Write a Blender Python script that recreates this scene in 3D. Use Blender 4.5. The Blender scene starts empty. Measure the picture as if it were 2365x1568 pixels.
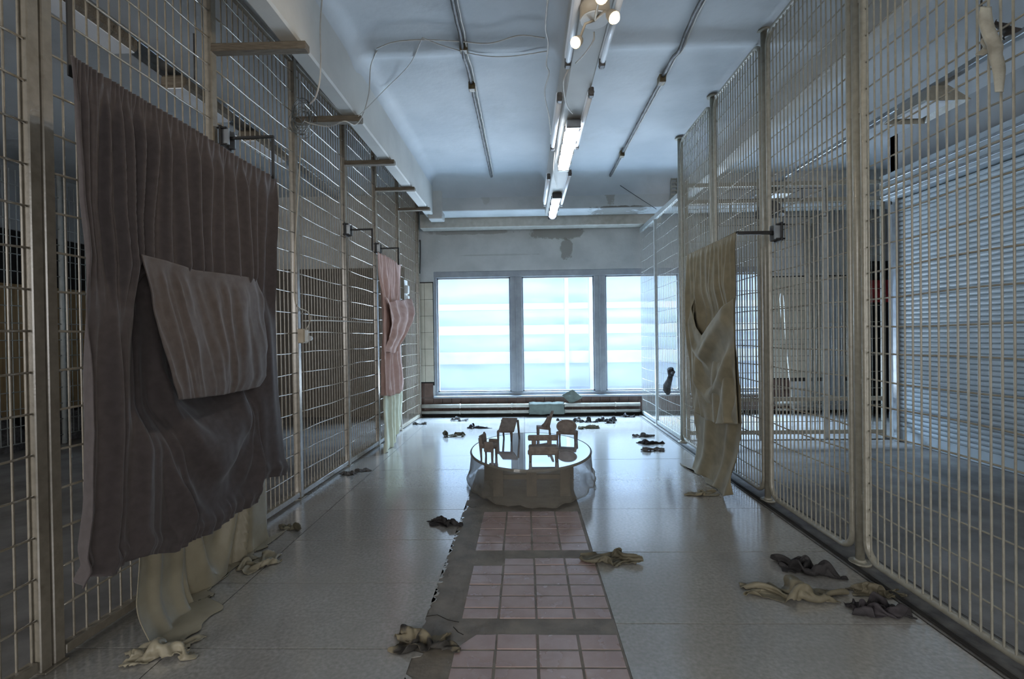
import bpy, bmesh, math, random
from mathutils import Vector, Matrix, noise

# ------------------------------------------------------------------ camera, world, light
scene = bpy.context.scene
COL = scene.collection
W, H, F = 2365.0, 1568.0, 1150.0
CAM_H, YAW, PITCH, ROLL = 1.3, .0267, .0088, -.0140

def _axes():
    cy, sy = math.cos(YAW), math.sin(YAW)
    f = Vector((-sy, cy, 0)); r = Vector((cy, sy, 0)); u = Vector((0, 0, 1))
    f, u = f*math.cos(PITCH)-u*math.sin(PITCH), u*math.cos(PITCH)+f*math.sin(PITCH)
    r, u = r*math.cos(ROLL)+u*math.sin(ROLL), u*math.cos(ROLL)-r*math.sin(ROLL)
    return r, u, f
CR, CU, CF = _axes()
cam_d = bpy.data.cameras.new('camera'); cam = bpy.data.objects.new('camera', cam_d); COL.objects.link(cam)
cam_d.sensor_width = 36.0; cam_d.lens = 36.0*F/W; cam_d.clip_start = .05; cam_d.clip_end = 200
cam.matrix_world = Matrix(((CR.x, CU.x, -CF.x, 0), (CR.y, CU.y, -CF.y, 0), (CR.z, CU.z, -CF.z, CAM_H), (0, 0, 0, 1)))
scene.camera = cam

EXPOSURE = .46
SKY_STRENGTH = .54
scene.view_settings.view_transform = 'Standard'
try: scene.view_settings.look = 'None'
except Exception: pass
scene.view_settings.gamma = 1.0
scene.view_settings.use_curve_mapping = False
scene.view_settings.exposure = EXPOSURE
world = bpy.data.worlds.new('sky'); scene.world = world; world.use_nodes = True
wn = world.node_tree.nodes; wn['Background'].inputs[0].default_value = (.70, .83, 1.0, 1); wn['Background'].inputs[1].default_value = SKY_STRENGTH
scene.cycles.use_denoising = True
scene.cycles.max_bounces = 6; scene.cycles.diffuse_bounces = 4; scene.cycles.glossy_bounces = 3; scene.cycles.transparent_max_bounces = 12
scene.cycles.use_adaptive_sampling = True; scene.cycles.adaptive_threshold = .04; scene.cycles.adaptive_min_samples = 12
scene.cycles.sample_clamp_indirect = 4.0
scene.cycles.blur_glossy = .5
scene.cycles.caustics_reflective = False

def area_light(name, loc, rot, sx, sy, power, color, portal=False):
    l = bpy.data.lights.new(name, 'AREA'); l.shape = 'RECTANGLE'; l.size = sx; l.size_y = sy; l.energy = power; l.color = color
    o = bpy.data.objects.new(name, l); o.location = loc; o.rotation_euler = rot; COL.objects.link(o)
    if portal: l.cycles.is_portal = True
    return o
# sky openings: the window wall in view and an unseen opening added for light
area_light('sky_portal_front', (1.2, 8.25, 1.3), (math.radians(-90), 0, 0), 5.3, 2.0, 1, (1, 1, 1), True)
area_light('sky_portal_rear', (-3.9, -3.45, 1.75), (math.radians(90), 0, 0), 5.0, 2.5, 1, (1, 1, 1), True)
# added area light, out of view above the window, boosting the sky's daylight
area_light('daylight_front', (1.2, 10.4, 5.4), (math.radians(-52), 0, 0), 7.0, 3.5, 6900, (.56, .77, 1.0))
# added light below the window in place of bright ground, to brighten the ceiling
area_light('upward_fill', (1.2, 10.6, -.42), (math.radians(-90-62), 0, 0), 8.0, 3.6, 730, (.86, .94, 1.0))
# added fill light outside the left rear opening, unseen behind the camera
_l = area_light('rear_left_fill', (-4.7, -4.6, 2.3), (0, 0, 0), 4.2, 2.8, 240, (1.0, .97, .93))
_l.rotation_euler = (Vector((2.6, 4.2, .9))-_l.location).to_track_quat('-Z', 'Y').to_euler()

# and a weaker added fill outside the right rear opening
area_light('rear_right_fill', (3.2, -4.4, 2.0), (math.radians(84), 0, math.radians(14)), 2.6, 2.6, 115, (1.0, .97, .93))

# ------------------------------------------------------------------ helpers
def ray(px, py): return CF + CR*((px-W/2)/F) - CU*((py-H/2)/F)
def on_x(px, py, X):
    d = ray(px, py); t = X/d.x; return Vector((0, 0, CAM_H))+d*t
def on_y(px, py, Y):
    d = ray(px, py); t = Y/d.y; return Vector((0, 0, CAM_H))+d*t
def on_z(px, py, Z=0.0):
    d = ray(px, py); t = (Z-CAM_H)/d.z; return Vector((0, 0, CAM_H))+d*t
LA, LB = -1.87-.0354*3.46, .0354          # the left fence stands on x = LA + LB*y
def xl(y): return LA+LB*y
def on_l(px, py, off=0.0):
    d = ray(px, py); t = (LA+off)/(d.x-LB*d.y); return Vector((0, 0, CAM_H))+d*t

def lin(c):
    c = c/255.0
    return c/12.92 if c <= .04045 else ((c+.055)/1.055)**2.4
def rgb(r, g, b): return (lin(r), lin(g), lin(b))

MATS = {}
def material(name, col, rough=.6, col2=None, scale=8.0, bump=0.0, bscale=None, metal=0.0, spec=.5, detail=6.0,
             lo=.35, hi=.65, col3=None, scale3=1.5, lo3=.5, hi3=.75, rvar=0.0, stretch=(1, 1, 1), sheen=0.0, coat=0.0, emit=None, estr=0.0):
    m = bpy.data.materials.new(name); m.use_nodes = True; nt = m.node_tree; N = nt.nodes; L = nt.links
    b = N['Principled BSDF']
    b.inputs['Roughness'].default_value = rough; b.inputs['Metallic'].default_value = metal; b.inputs['Specular IOR Level'].default_value = spec
    if coat: b.inputs['Coat Weight'].default_value = coat; b.inputs['Coat Roughness'].default_value = rough*.8; b.inputs['Coat IOR'].default_value = 1.8
    if sheen: b.inputs['Sheen Weight'].default_value = sheen
    tc = N.new('ShaderNodeTexCoord'); mp = N.new('ShaderNodeMapping'); mp.inputs['Scale'].default_value = stretch
    geo = N.new('ShaderNodeNewGeometry')
    L.new(geo.outputs['Position'], mp.inputs['Vector'])
    col2 = col2 or tuple(c*.8 for c in col)
    n1 = N.new('ShaderNodeTexNoise'); n1.inputs['Scale'].default_value = scale; n1.inputs['Detail'].default_value = detail
    L.new(mp.outputs[0], n1.inputs['Vector'])
    r1 = N.new('ShaderNodeMapRange'); r1.inputs[1].default_value = lo; r1.inputs[2].default_value = hi; L.new(n1.outputs[0], r1.inputs[0])
    mx = N.new('ShaderNodeMix'); mx.data_type = 'RGBA'; mx.inputs[6].default_value = (*col, 1); mx.inputs[7].default_value = (*col2, 1)
    L.new(r1.outputs[0], mx.inputs[0]); out = mx.outputs[2]
    if col3:
        n3 = N.new('ShaderNodeTexNoise'); n3.inputs['Scale'].default_value = scale3; n3.inputs['Detail'].default_value = 8; n3.inputs['Roughness'].default_value = .65
        L.new(geo.outputs['Position'], n3.inputs['Vector'])
        r3 = N.new('ShaderNodeMapRange'); r3.inputs[1].default_value = lo3; r3.inputs[2].default_value = hi3; L.new(n3.outputs[0], r3.inputs[0])
        m3 = N.new('ShaderNodeMix'); m3.data_type = 'RGBA'; m3.inputs[7].default_value = (*col3, 1)
        L.new(out, m3.inputs[6]); L.new(r3.outputs[0], m3.inputs[0]); out = m3.outputs[2]
    L.new(out, b.inputs['Base Color'])
    if rvar:
        rr = N.new('ShaderNodeMapRange'); rr.inputs[1].default_value = .3; rr.inputs[2].default_value = .7
        rr.inputs[3].default_value = max(0.03, rough-rvar); rr.inputs[4].default_value = rough+rvar
        L.new(n1.outputs[0], rr.inputs[0]); L.new(rr.outputs[0], b.inputs['Roughness'])
    if bump:
        nb = N.new('ShaderNodeTexNoise'); nb.inputs['Scale'].default_value = bscale or scale; nb.inputs['Detail'].default_value = 5
        L.new(mp.outputs[0], nb.inputs['Vector'])
        bp = N.new('ShaderNodeBump'); bp.inputs['Strength'].default_value = bump; bp.inputs['Distance'].default_value = .01
        L.new(nb.outputs[0], bp.inputs['Height']); L.new(bp.outputs[0], b.inputs['Normal'])
    if emit:
        b.inputs['Emission Color'].default_value = (*emit, 1); b.inputs['Emission Strength'].default_value = estr
    MATS[name] = m
    return m

class MB:
    """collects shapes for one mesh"""
    def __init__(s): s.v = []; s.f = []; s.sm = []
    def add(s, vs, fs, smooth=False):
        o = len(s.v); s.v += [tuple(v) for v in vs]; s.f += [tuple(i+o for i in f) for f in fs]; s.sm += [smooth]*len(fs); return s
    def box(s, x0, y0, z0, x1, y1, z1, bev=0.0):
        if x0 > x1: x0, x1 = x1, x0
        if y0 > y1: y0, y1 = y1, y0
        if z0 > z1: z0, z1 = z1, z0
        if not bev:
            return s.add([(x0,y0,z0),(x1,y0,z0),(x1,y1,z0),(x0,y1,z0),(x0,y0,z1),(x1,y0,z1),(x1,y1,z1),(x0,y1,z1)],
                         [(0,3,2,1),(4,5,6,7),(0,1,5,4),(1,2,6,5),(2,3,7,6),(3,0,4,7)])
        b = min(bev, (x1-x0)*.45, (y1-y0)*.45, (z1-z0)*.45)
        bm = bmesh.new(); bmesh.ops.create_cube(bm, size=1)
        for v in bm.verts: v.co = Vector(((x0+x1)/2+v.co.x*(x1-x0), (y0+y1)/2+v.co.y*(y1-y0), (z0+z1)/2+v.co.z*(z1-z0)))
        bmesh.ops.bevel(bm, geom=bm.edges[:], offset=b, segments=1, affect='EDGES', profile=.5)
        bm.verts.index_update()
        s.add([v.co[:] for v in bm.verts], [tuple(v.index for v in f.verts) for f in bm.faces]); bm.free(); return s
    def obox(s, c, ax, ay, az, hx, hy, hz):
        c = Vector(c); vs = []
        for k in ((-1,-1,-1),(1,-1,-1),(1,1,-1),(-1,1,-1),(-1,-1,1),(1,-1,1),(1,1,1),(-1,1,1)):
            vs.append(c+ax*(hx*k[0])+ay*(hy*k[1])+az*(hz*k[2]))
        return s.add(vs, [(0,3,2,1),(4,5,6,7),(0,1,5,4),(1,2,6,5),(2,3,7,6),(3,0,4,7)])
    def bar(s, p0, p1, w, d=None):
        """box along p0-p1"""
        p0, p1 = Vector(p0), Vector(p1); a = (p1-p0); ln = a.length; a.normalize()
        up = Vector((0, 0, 1)) if abs(a.z) < .9 else Vector((1, 0, 0))
        x = a.cross(up).normalized(); y = x.cross(a).normalized()
        return s.obox((p0+p1)/2, x, y, a, w/2, (d or w)/2, ln/2)
    def tube(s, pts, r, n=8, closed=False, caps=True, rads=None):
        pts = [Vector(p) for p in pts]; m = len(pts); rings = []; o = len(s.v); prev = None
        for i, p in enumerate(pts):
            if closed: t = pts[(i+1) % m]-pts[i-1]
            else: t = pts[min(i+1, m-1)]-pts[max(i-1, 0)]
            if t.length < 1e-9: t = Vector((0, 0, 1))
            t.normalize()
            if prev is None:
                up = Vector((0, 0, 1)) if abs(t.z) < .9 else Vector((1, 0, 0)); x = t.cross(up).normalized()
            else:
                x = prev-t*prev.dot(t)
                if x.length < 1e-6: x = t.orthogonal()
                x.normalize()
            prev = x; y = t.cross(x); rr = rads[i] if rads else r
            rings.append([p+x*(rr*math.cos(2*math.pi*k/n))+y*(rr*math.sin(2*math.pi*k/n)) for k in range(n)])
        vs = [v for rg in rings for v in rg]; fs = []
        for i in range(m if closed else m-1):
            j = (i+1) % m
            for k in range(n): fs.append((i*n+k, i*n+(k+1) % n, j*n+(k+1) % n, j*n+k))
        s.add(vs, fs, True)
        if caps and not closed:
            s.f.append(tuple(o+k for k in range(n-1, -1, -1))); s.sm.append(False)
            s.f.append(tuple(o+(m-1)*n+k for k in range(n))); s.sm.append(False)
        return s
    def cyl(s, p0, p1, r, n=12, r1=None): return s.tube([p0, p1], r, n, rads=[r, r if r1 is None else r1])
    def grid(s, fn, nu, nv, smooth=True, closed_u=False):
        vs = [fn(i/nu, j/nv) for j in range(nv+1) for i in range(nu+(0 if closed_u else 1))]; c = nu if closed_u else nu+1; fs = []
        for j in range(nv):
            for i in range(nu):
                k = (i+1) % c; fs.append((j*c+i, j*c+k, (j+1)*c+k, (j+1)*c+i))
        return s.add(vs, fs, smooth)
    def prism(s, poly, z0, z1):
        n = len(poly); vs = [(x, y, z0) for x, y in poly]+[(x, y, z1) for x, y in poly]
        fs = [tuple(range(n-1, -1, -1)), tuple(range(n, 2*n))]+[(i, (i+1) % n, n+(i+1) % n, n+i) for i in range(n)]
        return s.add(vs, fs)
    def sphere(s, c, r, n=12, sz=1.0):
        c = Vector(c)
        return s.grid(lambda u, v: c+Vector((r*math.sin(math.pi*v)*math.cos(2*math.pi*u), r*math.sin(math.pi*v)*math.sin(2*math.pi*u), r*sz*math.cos(math.pi*v))), n, max(6, n//2), True, True)
    def mesh(s, name):
        me = bpy.data.meshes.new(name); me.from_pydata([tuple(v) for v in s.v], [], s.f)
        me.polygons.foreach_set('use_smooth', s.sm); me.update(); return me
    def build(s, name, mat, parent=None, loc=None, solid=0.0):
        return link(name, s.mesh(name), mat, parent, loc, solid)

def link(name, me, mat, parent=None, loc=None, solid=0.0):
    if mat and not me.materials: me.materials.append(mat)
    o = bpy.data.objects.new(name, me); COL.objects.link(o)
    if parent: o.parent = parent
    if loc is not None: o.location = loc
    if solid:
        md = o.modifiers.new('thickness', 'SOLIDIFY'); md.thickness = solid; md.offset = 0
    return o
def tag(o, label=None, cat=None, group=None, kind=None):
    if label: o['label'] = label
    if cat: o['category'] = cat
    if group: o['group'] = group
    if kind: o['kind'] = kind
    return o
def empty(name, loc=(0, 0, 0), rz=0.0, label=None, cat=None, group=None, kind=None):
    o = bpy.data.objects.new(name, None); COL.objects.link(o); o.location = loc; o.rotation_euler = (0, 0, rz); o.empty_display_size = .1
    return tag(o, label, cat, group, kind)
def struct(o): o['kind'] = 'structure'; return o
def fbm(x, y=0.0, z=0.0, o=4): return noise.fractal(Vector((x, y, z)), 1.0, 2.0, o)

# ------------------------------------------------------------------ materials
M_CEIL = material('ceiling_paint', rgb(186, 189, 191), .7, rgb(168, 172, 175), 1.2, .25, 18, col3=rgb(146, 147, 146), scale3=.9, lo3=.58, hi3=.9)
M_BEAM = material('beam_paint', rgb(190, 189, 184), .65, rgb(174, 173, 169), 2, .25, 14)
M_PLAST = material('wall_plaster', rgb(190, 191, 188), .8, rgb(172, 173, 170), 3, .3, 20, col3=rgb(118, 116, 110), scale3=1.3, lo3=.60, hi3=.78)
M_SIDEW = material('side_wall_paint', rgb(165, 168, 170), .8, rgb(145, 148, 150), 1.5, .2, 12)
M_TERR = material('terrazzo', rgb(170, 168, 164), .19, rgb(134, 132, 128), 60, .015, 9, col3=rgb(138, 136, 131), scale3=1.4, lo3=.45, hi3=.8, rvar=.06, lo=.3, hi=.75, spec=1.0, coat=1.0)
M_TERR2 = material('terrazzo_worn', rgb(168, 166, 161), .19, rgb(132, 130, 125), 55, .045, 7, col3=rgb(134, 132, 126), scale3=1.1, lo3=.45, hi3=.8, rvar=.06, lo=.3, hi=.75, spec=1.0, coat=1.0)
M_JOINT = material('joint_dark', rgb(40, 38, 36), .9)
M_CEM = material('cement', rgb(122, 115, 104), .6, rgb(100, 94, 85), 9, .3, 30, col3=rgb(84, 78, 70), scale3=3, lo3=.55, hi3=.8)
M_TILE = material('quarry_tile', rgb(160, 140, 136), .25, rgb(144, 123, 118), 7, .12, 12, col3=rgb(168, 152, 149), scale3=6, lo3=.5, hi3=.95, rvar=.06, spec=.9)
M_SIDEFL = material('side_floor', rgb(130, 128, 126), .4, rgb(104, 102, 101), 3, .2, 14, col3=rgb(66, 64, 62), scale3=.9, lo3=.5, hi3=.75, rvar=.1)
M_KERB = material('kerb_stone', rgb(104, 102, 98), .6, rgb(72, 70, 68), 12, .3, 30)
M_FEN_R = material('fence_paint', rgb(148, 145, 133), .32, rgb(134, 131, 119), 30, .08, 90, col3=rgb(104, 95, 82), scale3=9, lo3=.62, hi3=.8, spec=.7)
M_FEN_L = material('fence_paint_cream', rgb(138, 131, 118), .27, rgb(124, 117, 104), 25, .06, 90, col3=rgb(104, 94, 78), scale3=8, lo3=.63, hi3=.8, spec=1.0)
M_ROD_L = material('rod_gloss_cream', rgb(160, 152, 136), .14, rgb(146, 138, 122), 25, spec=1.0, coat=1.0)
M_FEN_W = material('fence_paint_pale', rgb(170, 174, 172), .36, rgb(154, 158, 156), 20, .1, 60)
M_STEELB = material('black_steel', rgb(38, 37, 38), .45, rgb(26, 26, 26), 20, spec=.5)
M_WOOD = material('batten_wood', rgb(112, 102, 88), .7, rgb(88, 79, 66), 14, .3, 40, stretch=(1, 8, 8))
M_WINF = material('window_frame', rgb(150, 155, 160), .5, rgb(136, 141, 147), 8, .08, 40)
M_WTILE = material('glazed_tile', rgb(196, 190, 174), .25, rgb(180, 174, 158), 4, .04, 10)
M_DADO = material('brown_tile', rgb(98, 76, 66), .35, rgb(78, 58, 50), 8, .1, 12)
M_DADO2 = material('dark_panel', rgb(82, 75, 66), .6, rgb(66, 60, 52), 5, .1, 12)
M_PIPE = material('pipe_paint', rgb(180, 177, 168), .4, rgb(164, 160, 150), 12, .1, 40)
M_BROWN = material('brown_cloth', rgb(78, 71, 71), .88, rgb(70, 63, 63), 30, .08, 420, sheen=.12)
M_BROWN2 = material('brown_cloth_face', rgb(92, 83, 80), .88, rgb(83, 74, 71), 30, .08, 420, sheen=.12)
M_BEIGE = material('beige_satin', rgb(150, 142, 121), .5, rgb(134, 126, 106), 8, .05, 300, sheen=.1)
M_PINK = material('pink_cloth', rgb(196, 166, 157), .85, rgb(180, 148, 138), 9, .1, 380, sheen=.15)
M_PALE = material('pale_green_cloth', rgb(206, 208, 186), .75, rgb(190, 192, 170), 8, .1, 300)
M_OLIVE = material('olive_cloth', rgb(130, 121, 98), .85, rgb(112, 104, 83), 10, .1, 380, sheen=.12)
M_CLAY = material('clay', rgb(128, 118, 111), .85, rgb(106, 97, 91), 25, .3, 60)
M_GLOSSW = material('white_gloss', rgb(232, 234, 238), .035, rgb(228, 230, 234), 3, metal=.75, spec=1.0)
M_PLYW = material('platform_timber', rgb(96, 84, 70), .7, rgb(74, 64, 54), 12, .2, 30)
M_BOX = material('switch_plastic', rgb(196, 182, 160), .5, rgb(180, 166, 146), 9)
M_CABLEW = material('cable_white', rgb(196, 192, 184), .5, rgb(176, 172, 165), 20)
M_CABLED = material('cable_dark', rgb(48, 46, 46), .55, rgb(34, 33, 33), 20)
M_COND = material('conduit', rgb(92, 90, 88), .55, rgb(58, 56, 54), 16, .3, 40)
M_BRASS = material('conduit_box', rgb(120, 104, 74), .5, rgb(84, 72, 50), 30)
M_ALU = material('galvanised', rgb(166, 172, 176), .32, rgb(146, 150, 154), 14, metal=.7)
M_SHUT = material('shutter_paint', rgb(172, 184, 192), .42, rgb(162, 174, 182), 4)
M_TUBE = material('tube_glass', rgb(238, 241, 245), .35, rgb(230, 234, 240), 3)
M_CLEAR = material('clear_cable', rgb(120, 124, 124), .15, rgb(80, 84, 84), 30, spec=1.0)
M_DARKV = material('dark_void', rgb(20, 20, 22), .8, rgb(14, 14, 15), 4)
M_BOARD = material('beige_board', rgb(172, 148, 110), .7, rgb(146, 122, 88), 2, .1, 20, stretch=(1, 14, 1))
M_RED = material('red_paint', rgb(150, 34, 34), .45, rgb(126, 26, 26), 8)
M_GREYG = material('glove_grey', rgb(88, 88, 90), .85, rgb(60, 58, 58), 30, .2, 200)
M_PAPER = material('paper_white', rgb(228, 230, 230), .7, rgb(214, 216, 216), 5)
M_FACADE = material('facade_white', rgb(232, 234, 236), .8, rgb(214, 220, 228), 1.2)
M_FACADE2 = material('facade_glass', rgb(212, 222, 234), .6, rgb(200, 213, 230), .8)
M_HEDGE = material('garden_green', rgb(150, 186, 150), .9, rgb(120, 160, 120), 1.5)
M_LAMPON = material('lamp_on', rgb(240, 244, 255), .3, emit=(.86, .93, 1.0), estr=14)
M_LAMPDIM = material('lamp_dim', rgb(215, 224, 240), .25, emit=(.72, .84, 1.0), estr=1.0)
M_HALO = material('halogen_glow', rgb(255, 240, 220), .3, emit=(1.0, .86, .66), estr=14)

def pane_material():
    m = bpy.data.materials.new('window_film'); m.use_nodes = True; nt = m.node_tree; N = nt.nodes; L = nt.links
    N.remove(N['Principled BSDF']); out = N['Material Output']
    tr = N.new('ShaderNodeBsdfTransparent'); tr.inputs[0].default_value = (.96, .98, 1, 1)
    tl = N.new('ShaderNodeBsdfTranslucent'); tl.inputs[0].default_value = (.9, .95, 1, 1)
    mx = N.new('ShaderNodeMixShader'); mx.inputs[0].default_value = .42
    L.new(tr.outputs[0], mx.inputs[1]); L.new(tl.outputs[0], mx.inputs[2]); L.new(mx.outputs[0], out.inputs[0])
    # uneven film
    geo = N.new('ShaderNodeNewGeometry'); mp = N.new('ShaderNodeMapping'); mp.inputs['Scale'].default_value = (1.2, 1, 7)
    n = N.new('ShaderNodeTexNoise'); n.inputs['Scale'].default_value = 1.3; n.inputs['Detail'].default_value = 3
    r = N.new('ShaderNodeMapRange'); r.inputs[1].default_value = .35; r.inputs[2].default_value = .65; r.inputs[3].default_value = .012; r.inputs[4].default_value = .02
    L.new(geo.outputs['Position'], mp.inputs[0]); L.new(mp.outputs[0], n.inputs['Vector']); L.new(n.outputs[0], r.inputs[0]); L.new(r.outputs[0], mx.inputs[0])
    return m
def add_stains(m, blobs):
    """peeling patches and run marks with a shape of their own; each blob: x, z, half width, half height, strength"""
    nt = m.node_tree; N = nt.nodes; L = nt.links; b = N['Principled BSDF']; src = b.inputs['Base Color'].links[0].from_socket
    geo = N.new('ShaderNodeNewGeometry'); sp = N.new('ShaderNodeSeparateXYZ'); L.new(geo.outputs['Position'], sp.inputs[0])
    nz = N.new('ShaderNodeTexNoise'); nz.inputs['Scale'].default_value = 7; nz.inputs['Detail'].default_value = 8; nz.inputs['Roughness'].default_value = .7; L.new(geo.outputs['Position'], nz.inputs['Vector'])
    def math_(op, a, b_):
        n = N.new('ShaderNodeMath'); n.operation = op
        for i, v in ((0, a), (1, b_)):
            if v is None: continue
            if isinstance(v, (int, float)): n.inputs[i].default_value = v
            else: L.new(v, n.inputs[i])
        return n.outputs[0]
    for x, z, w, h, k, col in blobs:
        dx = math_('DIVIDE', math_('SUBTRACT', sp.outputs[0], x), w); dz = math_('DIVIDE', math_('SUBTRACT', sp.outputs[2], z), h)
        d = math_('ADD', math_('MULTIPLY', dx, dx), math_('MULTIPLY', dz, dz))
        v = math_('SUBTRACT', math_('ADD', math_('MULTIPLY', nz.outputs[0], 2.4), -.2), d)
        r = N.new('ShaderNodeMapRange'); r.inputs[1].default_value = .35; r.inputs[2].default_value = .6; r.inputs[4].default_value = k; L.new(v, r.inputs[0])
        mx = N.new('ShaderNodeMix'); mx.data_type = 'RGBA'; L.new(r.outputs[0], mx.inputs[0]); L.new(src, mx.inputs[6]); mx.inputs[7].default_value = (*col, 1); src = mx.outputs[2]
    L.new(src, b.inputs['Base Color'])
M_WALLB = material('window_wall_plaster', rgb(186, 188, 187), .8, rgb(170, 172, 171), 3, .3, 20)
add_stains(M_WALLB, [(.55, 2.93, .62, .14, .75, rgb(122, 119, 112)), (.68, 2.66, .13, .24, .75, rgb(122, 119, 112)), (-.9, 2.97, 1.0, .05, .6, rgb(128, 125, 118)), (-.4, 2.6, .9, .02, .4, rgb(140, 138, 132))])
M_CROSSB = material('cross_beam_plaster', rgb(188, 190, 189), .8, rgb(172, 174, 173), 3, .3, 20)
add_stains(M_CROSSB, [(1.27, 3.38, .11, .25, .6, rgb(132, 122, 106)), (1.4, 3.14, .55, .03, .8, rgb(92, 84, 72)), (-.55, 3.36, .10, .2, .35, rgb(140, 132, 118))])
M_PANE = pane_material()
def sheer_material():
    m = bpy.data.materials.new('sheer_cloth'); m.use_nodes = True; nt = m.node_tree; N = nt.nodes; L = nt.links
    N.remove(N['Principled BSDF']); out = N['Material Output']
    tr = N.new('ShaderNodeBsdfTransparent')
    df = N.new('ShaderNodeBsdfDiffuse'); df.inputs[0].default_value = (*rgb(160, 156, 146), 1)
    tl = N.new('ShaderNodeBsdfTranslucent'); tl.inputs[0].default_value = (*rgb(146, 143, 134), 1)
    a = N.new('ShaderNodeMixShader'); a.inputs[0].default_value = .35
    b = N.new('ShaderNodeMixShader')
    L.new(df.outputs[0], a.inputs[1]); L.new(tl.outputs[0], a.inputs[2]); L.new(tr.outputs[0], b.inputs[1]); L.new(a.outputs[0], b.inputs[2]); L.new(b.outputs[0], out.inputs[0])
    lw = N.new('ShaderNodeLayerWeight'); lw.inputs[0].default_value = .35
    r = N.new('ShaderNodeMapRange'); r.inputs[3].default_value = .36; r.inputs[4].default_value = .85
    L.new(lw.outputs['Facing'], r.inputs[0])
    L.new(r.outputs[0], b.inputs[0])
    return m
M_SHEER = sheer_material()

# ------------------------------------------------------------------ floor
YB = 8.05                                    # window wall
floor = struct(MB().box(-7.2, -3.2, -.12, 6.2, YB+.1, -.003).build('floor', M_JOINT))
tag(floor, 'grey terrazzo slab floor with a strip of clay tiles')
rnd = random.Random(4)
# side room floors
MB().box(-7.2, -3.2, -.004, -1.99, YB, -.002).build('side_floor', M_SIDEFL, floor)
MB().box(1.98, -3.2, -.004, 6.2, YB, -.002).build('side_floor', M_SIDEFL, floor)
def slab(x0, x1, y0, y1, m):
    g = .0028; dz = rnd.uniform(-.0003, .0003)
    o = MB().box(x0+g, y0+g, -.0035, x1-g, y1-g, dz).build('floor_slab', m, floor); return o
CL, CRR = -.475, .385                        # cement strip
ys = [2.049-.553*k for k in range(8, 0, -1)]+[2.049+.553*k for k in range(0, 11)]+[YB]
for a, b in zip(ys[:-1], ys[1:]):
    slab(-2.0, -1.5, a, b, M_TERR)
    slab(-1.5, CL if a < 4.8 else -.03, a, b, M_TERR)
ys = [2.234-.735*k for k in range(7, 0, -1)]+[2.234+.735*k for k in range(0, 8)]+[YB]
for a, b in zip(ys[:-1], ys[1:]):
    slab(CRR if a < 4.8 else -.03, 1.76, a, b, M_TERR2)
# ragged slab edges along the strip: chips of terrazzo
ch = MB(); r2 = random.Random(9)
for i in range(90):
    y = r2.uniform(1.6, 4.0); x = CL-.004+abs(r2.gauss(0, .012)); w = r2.uniform(.008, .03)
    ch.prism([(CL-.003, y-w), (x+.004, y-w*.5), (x+.008, y+w*.3), (CL-.003, y+w)], -.012, .0002)
ch.build('slab_edge_chip', M_TERR, floor)['kind'] = 'stuff'
MB().box(CL-.002, -3.2, -.004, CRR+.002, 5.2, -.0022).build('cement_strip', M_CEM, floor)
crk = MB()
for px in [[(975,1425),(1010,1420),(1035,1432),(1060,1437)], [(1047,1448),(1058,1460),(1070,1466)], [(1070,1165),(1090,1172),(1100,1170)]]:
    crk.tube([on_z(*p, -.0025) for p in px], .0022, 5)
crk.build('cement_crack', M_JOINT, floor)
# kerb along the right fence
MB().box(1.765, -3.2, -.012, 1.97, YB, .004, .003).build('kerb_strip', M_KERB, floor)
MB().box(1.775, -3.2, -.011, 1.80, YB, .012, .003).build('kerb_edge', M_JOINT, floor)
# clay tiles, each one a piece
def tile(x0, x1, y0, y1, poly=None):
    g = .004; z = -.0005+rnd.uniform(-.0015, .0015)
    mb = MB()
    if poly: mb.prism(poly, -.008, z)
    else: mb.box(x0+g, y0+g, -.008, x1-g, y1-g, z, .003)
    mb.build('floor_tile', M_TILE, floor)
TW, TD = .1745, .111
X0 = -.315
for r in range(-3, 3):                        # nearest block, from y = 1.60 to 2.16
    y0 = 2.157-TD*(r+1)
    for c in range(4):
        if r == 0 and c == 0:
            tile(0, 0, 0, 0, [(X0+.004, y0+.004), (X0+TW-.004, y0+.004), (X0+TW-.004, y0+TD-.006), (X0+.085, y0+TD-.008), (X0+.05, y0+.06)])
        elif r >= 0: tile(X0+TW*c, X0+TW*(c+1), y0, y0+TD)
for r in range(3, 7):
    for c in range(4): tile(X0+TW*c, X0+TW*(c+1), 2.157-TD*(r+1), 2.157-TD*r)
for k in range(6):                            # middle block
    y0 = 2.250+TD*k
    for c in range(4):
        if k == 5 and c == 0: continue
        hh = TD if k else .09
        tile(X0+TW*c, X0+TW*(c+1), y0+(TD-hh), y0+TD if k < 5 else y0+TD*.8)
for k in range(6):                            # block running under the round platform
    y0 = 2.995+TD*k
    for c in range(4): tile(X0-.01+TW*c, X0-.01+TW*(c+1), y0, y0+TD)

# ------------------------------------------------------------------ ceiling, beams, walls
ZC = 3.6
JX0, JX1 = .315, .495                         # central joist
BX0, BX1, BZ = -1.45, -1.325, 3.08            # beam in front of the left fence
def cove(d, r): return 0.0 if d >= r else r-math.sqrt(max(0.0, r*r-(r-d)**2))
def ceil_fn(x0, x1):
    def fn(u, v):
        uu = .5-.5*math.cos(math.pi*u)*1.0
        x = x0+(x1-x0)*uu
        y = -3.0+(7.30+3.0)*(1-(1-v)**1.7)
        drop = 0.0
        for d, r in ((x-x0, .12), (x1-x, .12), (7.30-y, .28)): drop = max(drop, cove(max(d, 0), r))
        drop += .055*math.exp(-((y-3.95)/.10)**2)+.05*math.exp(-((y-1.2)/.10)**2)
        drop += .012*fbm(x*1.3, y*1.3, 3)
        return (x, y, ZC-drop)
    return fn
def flip(mb):
    mb.f = [tuple(reversed(f)) for f in mb.f]; return mb
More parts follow.
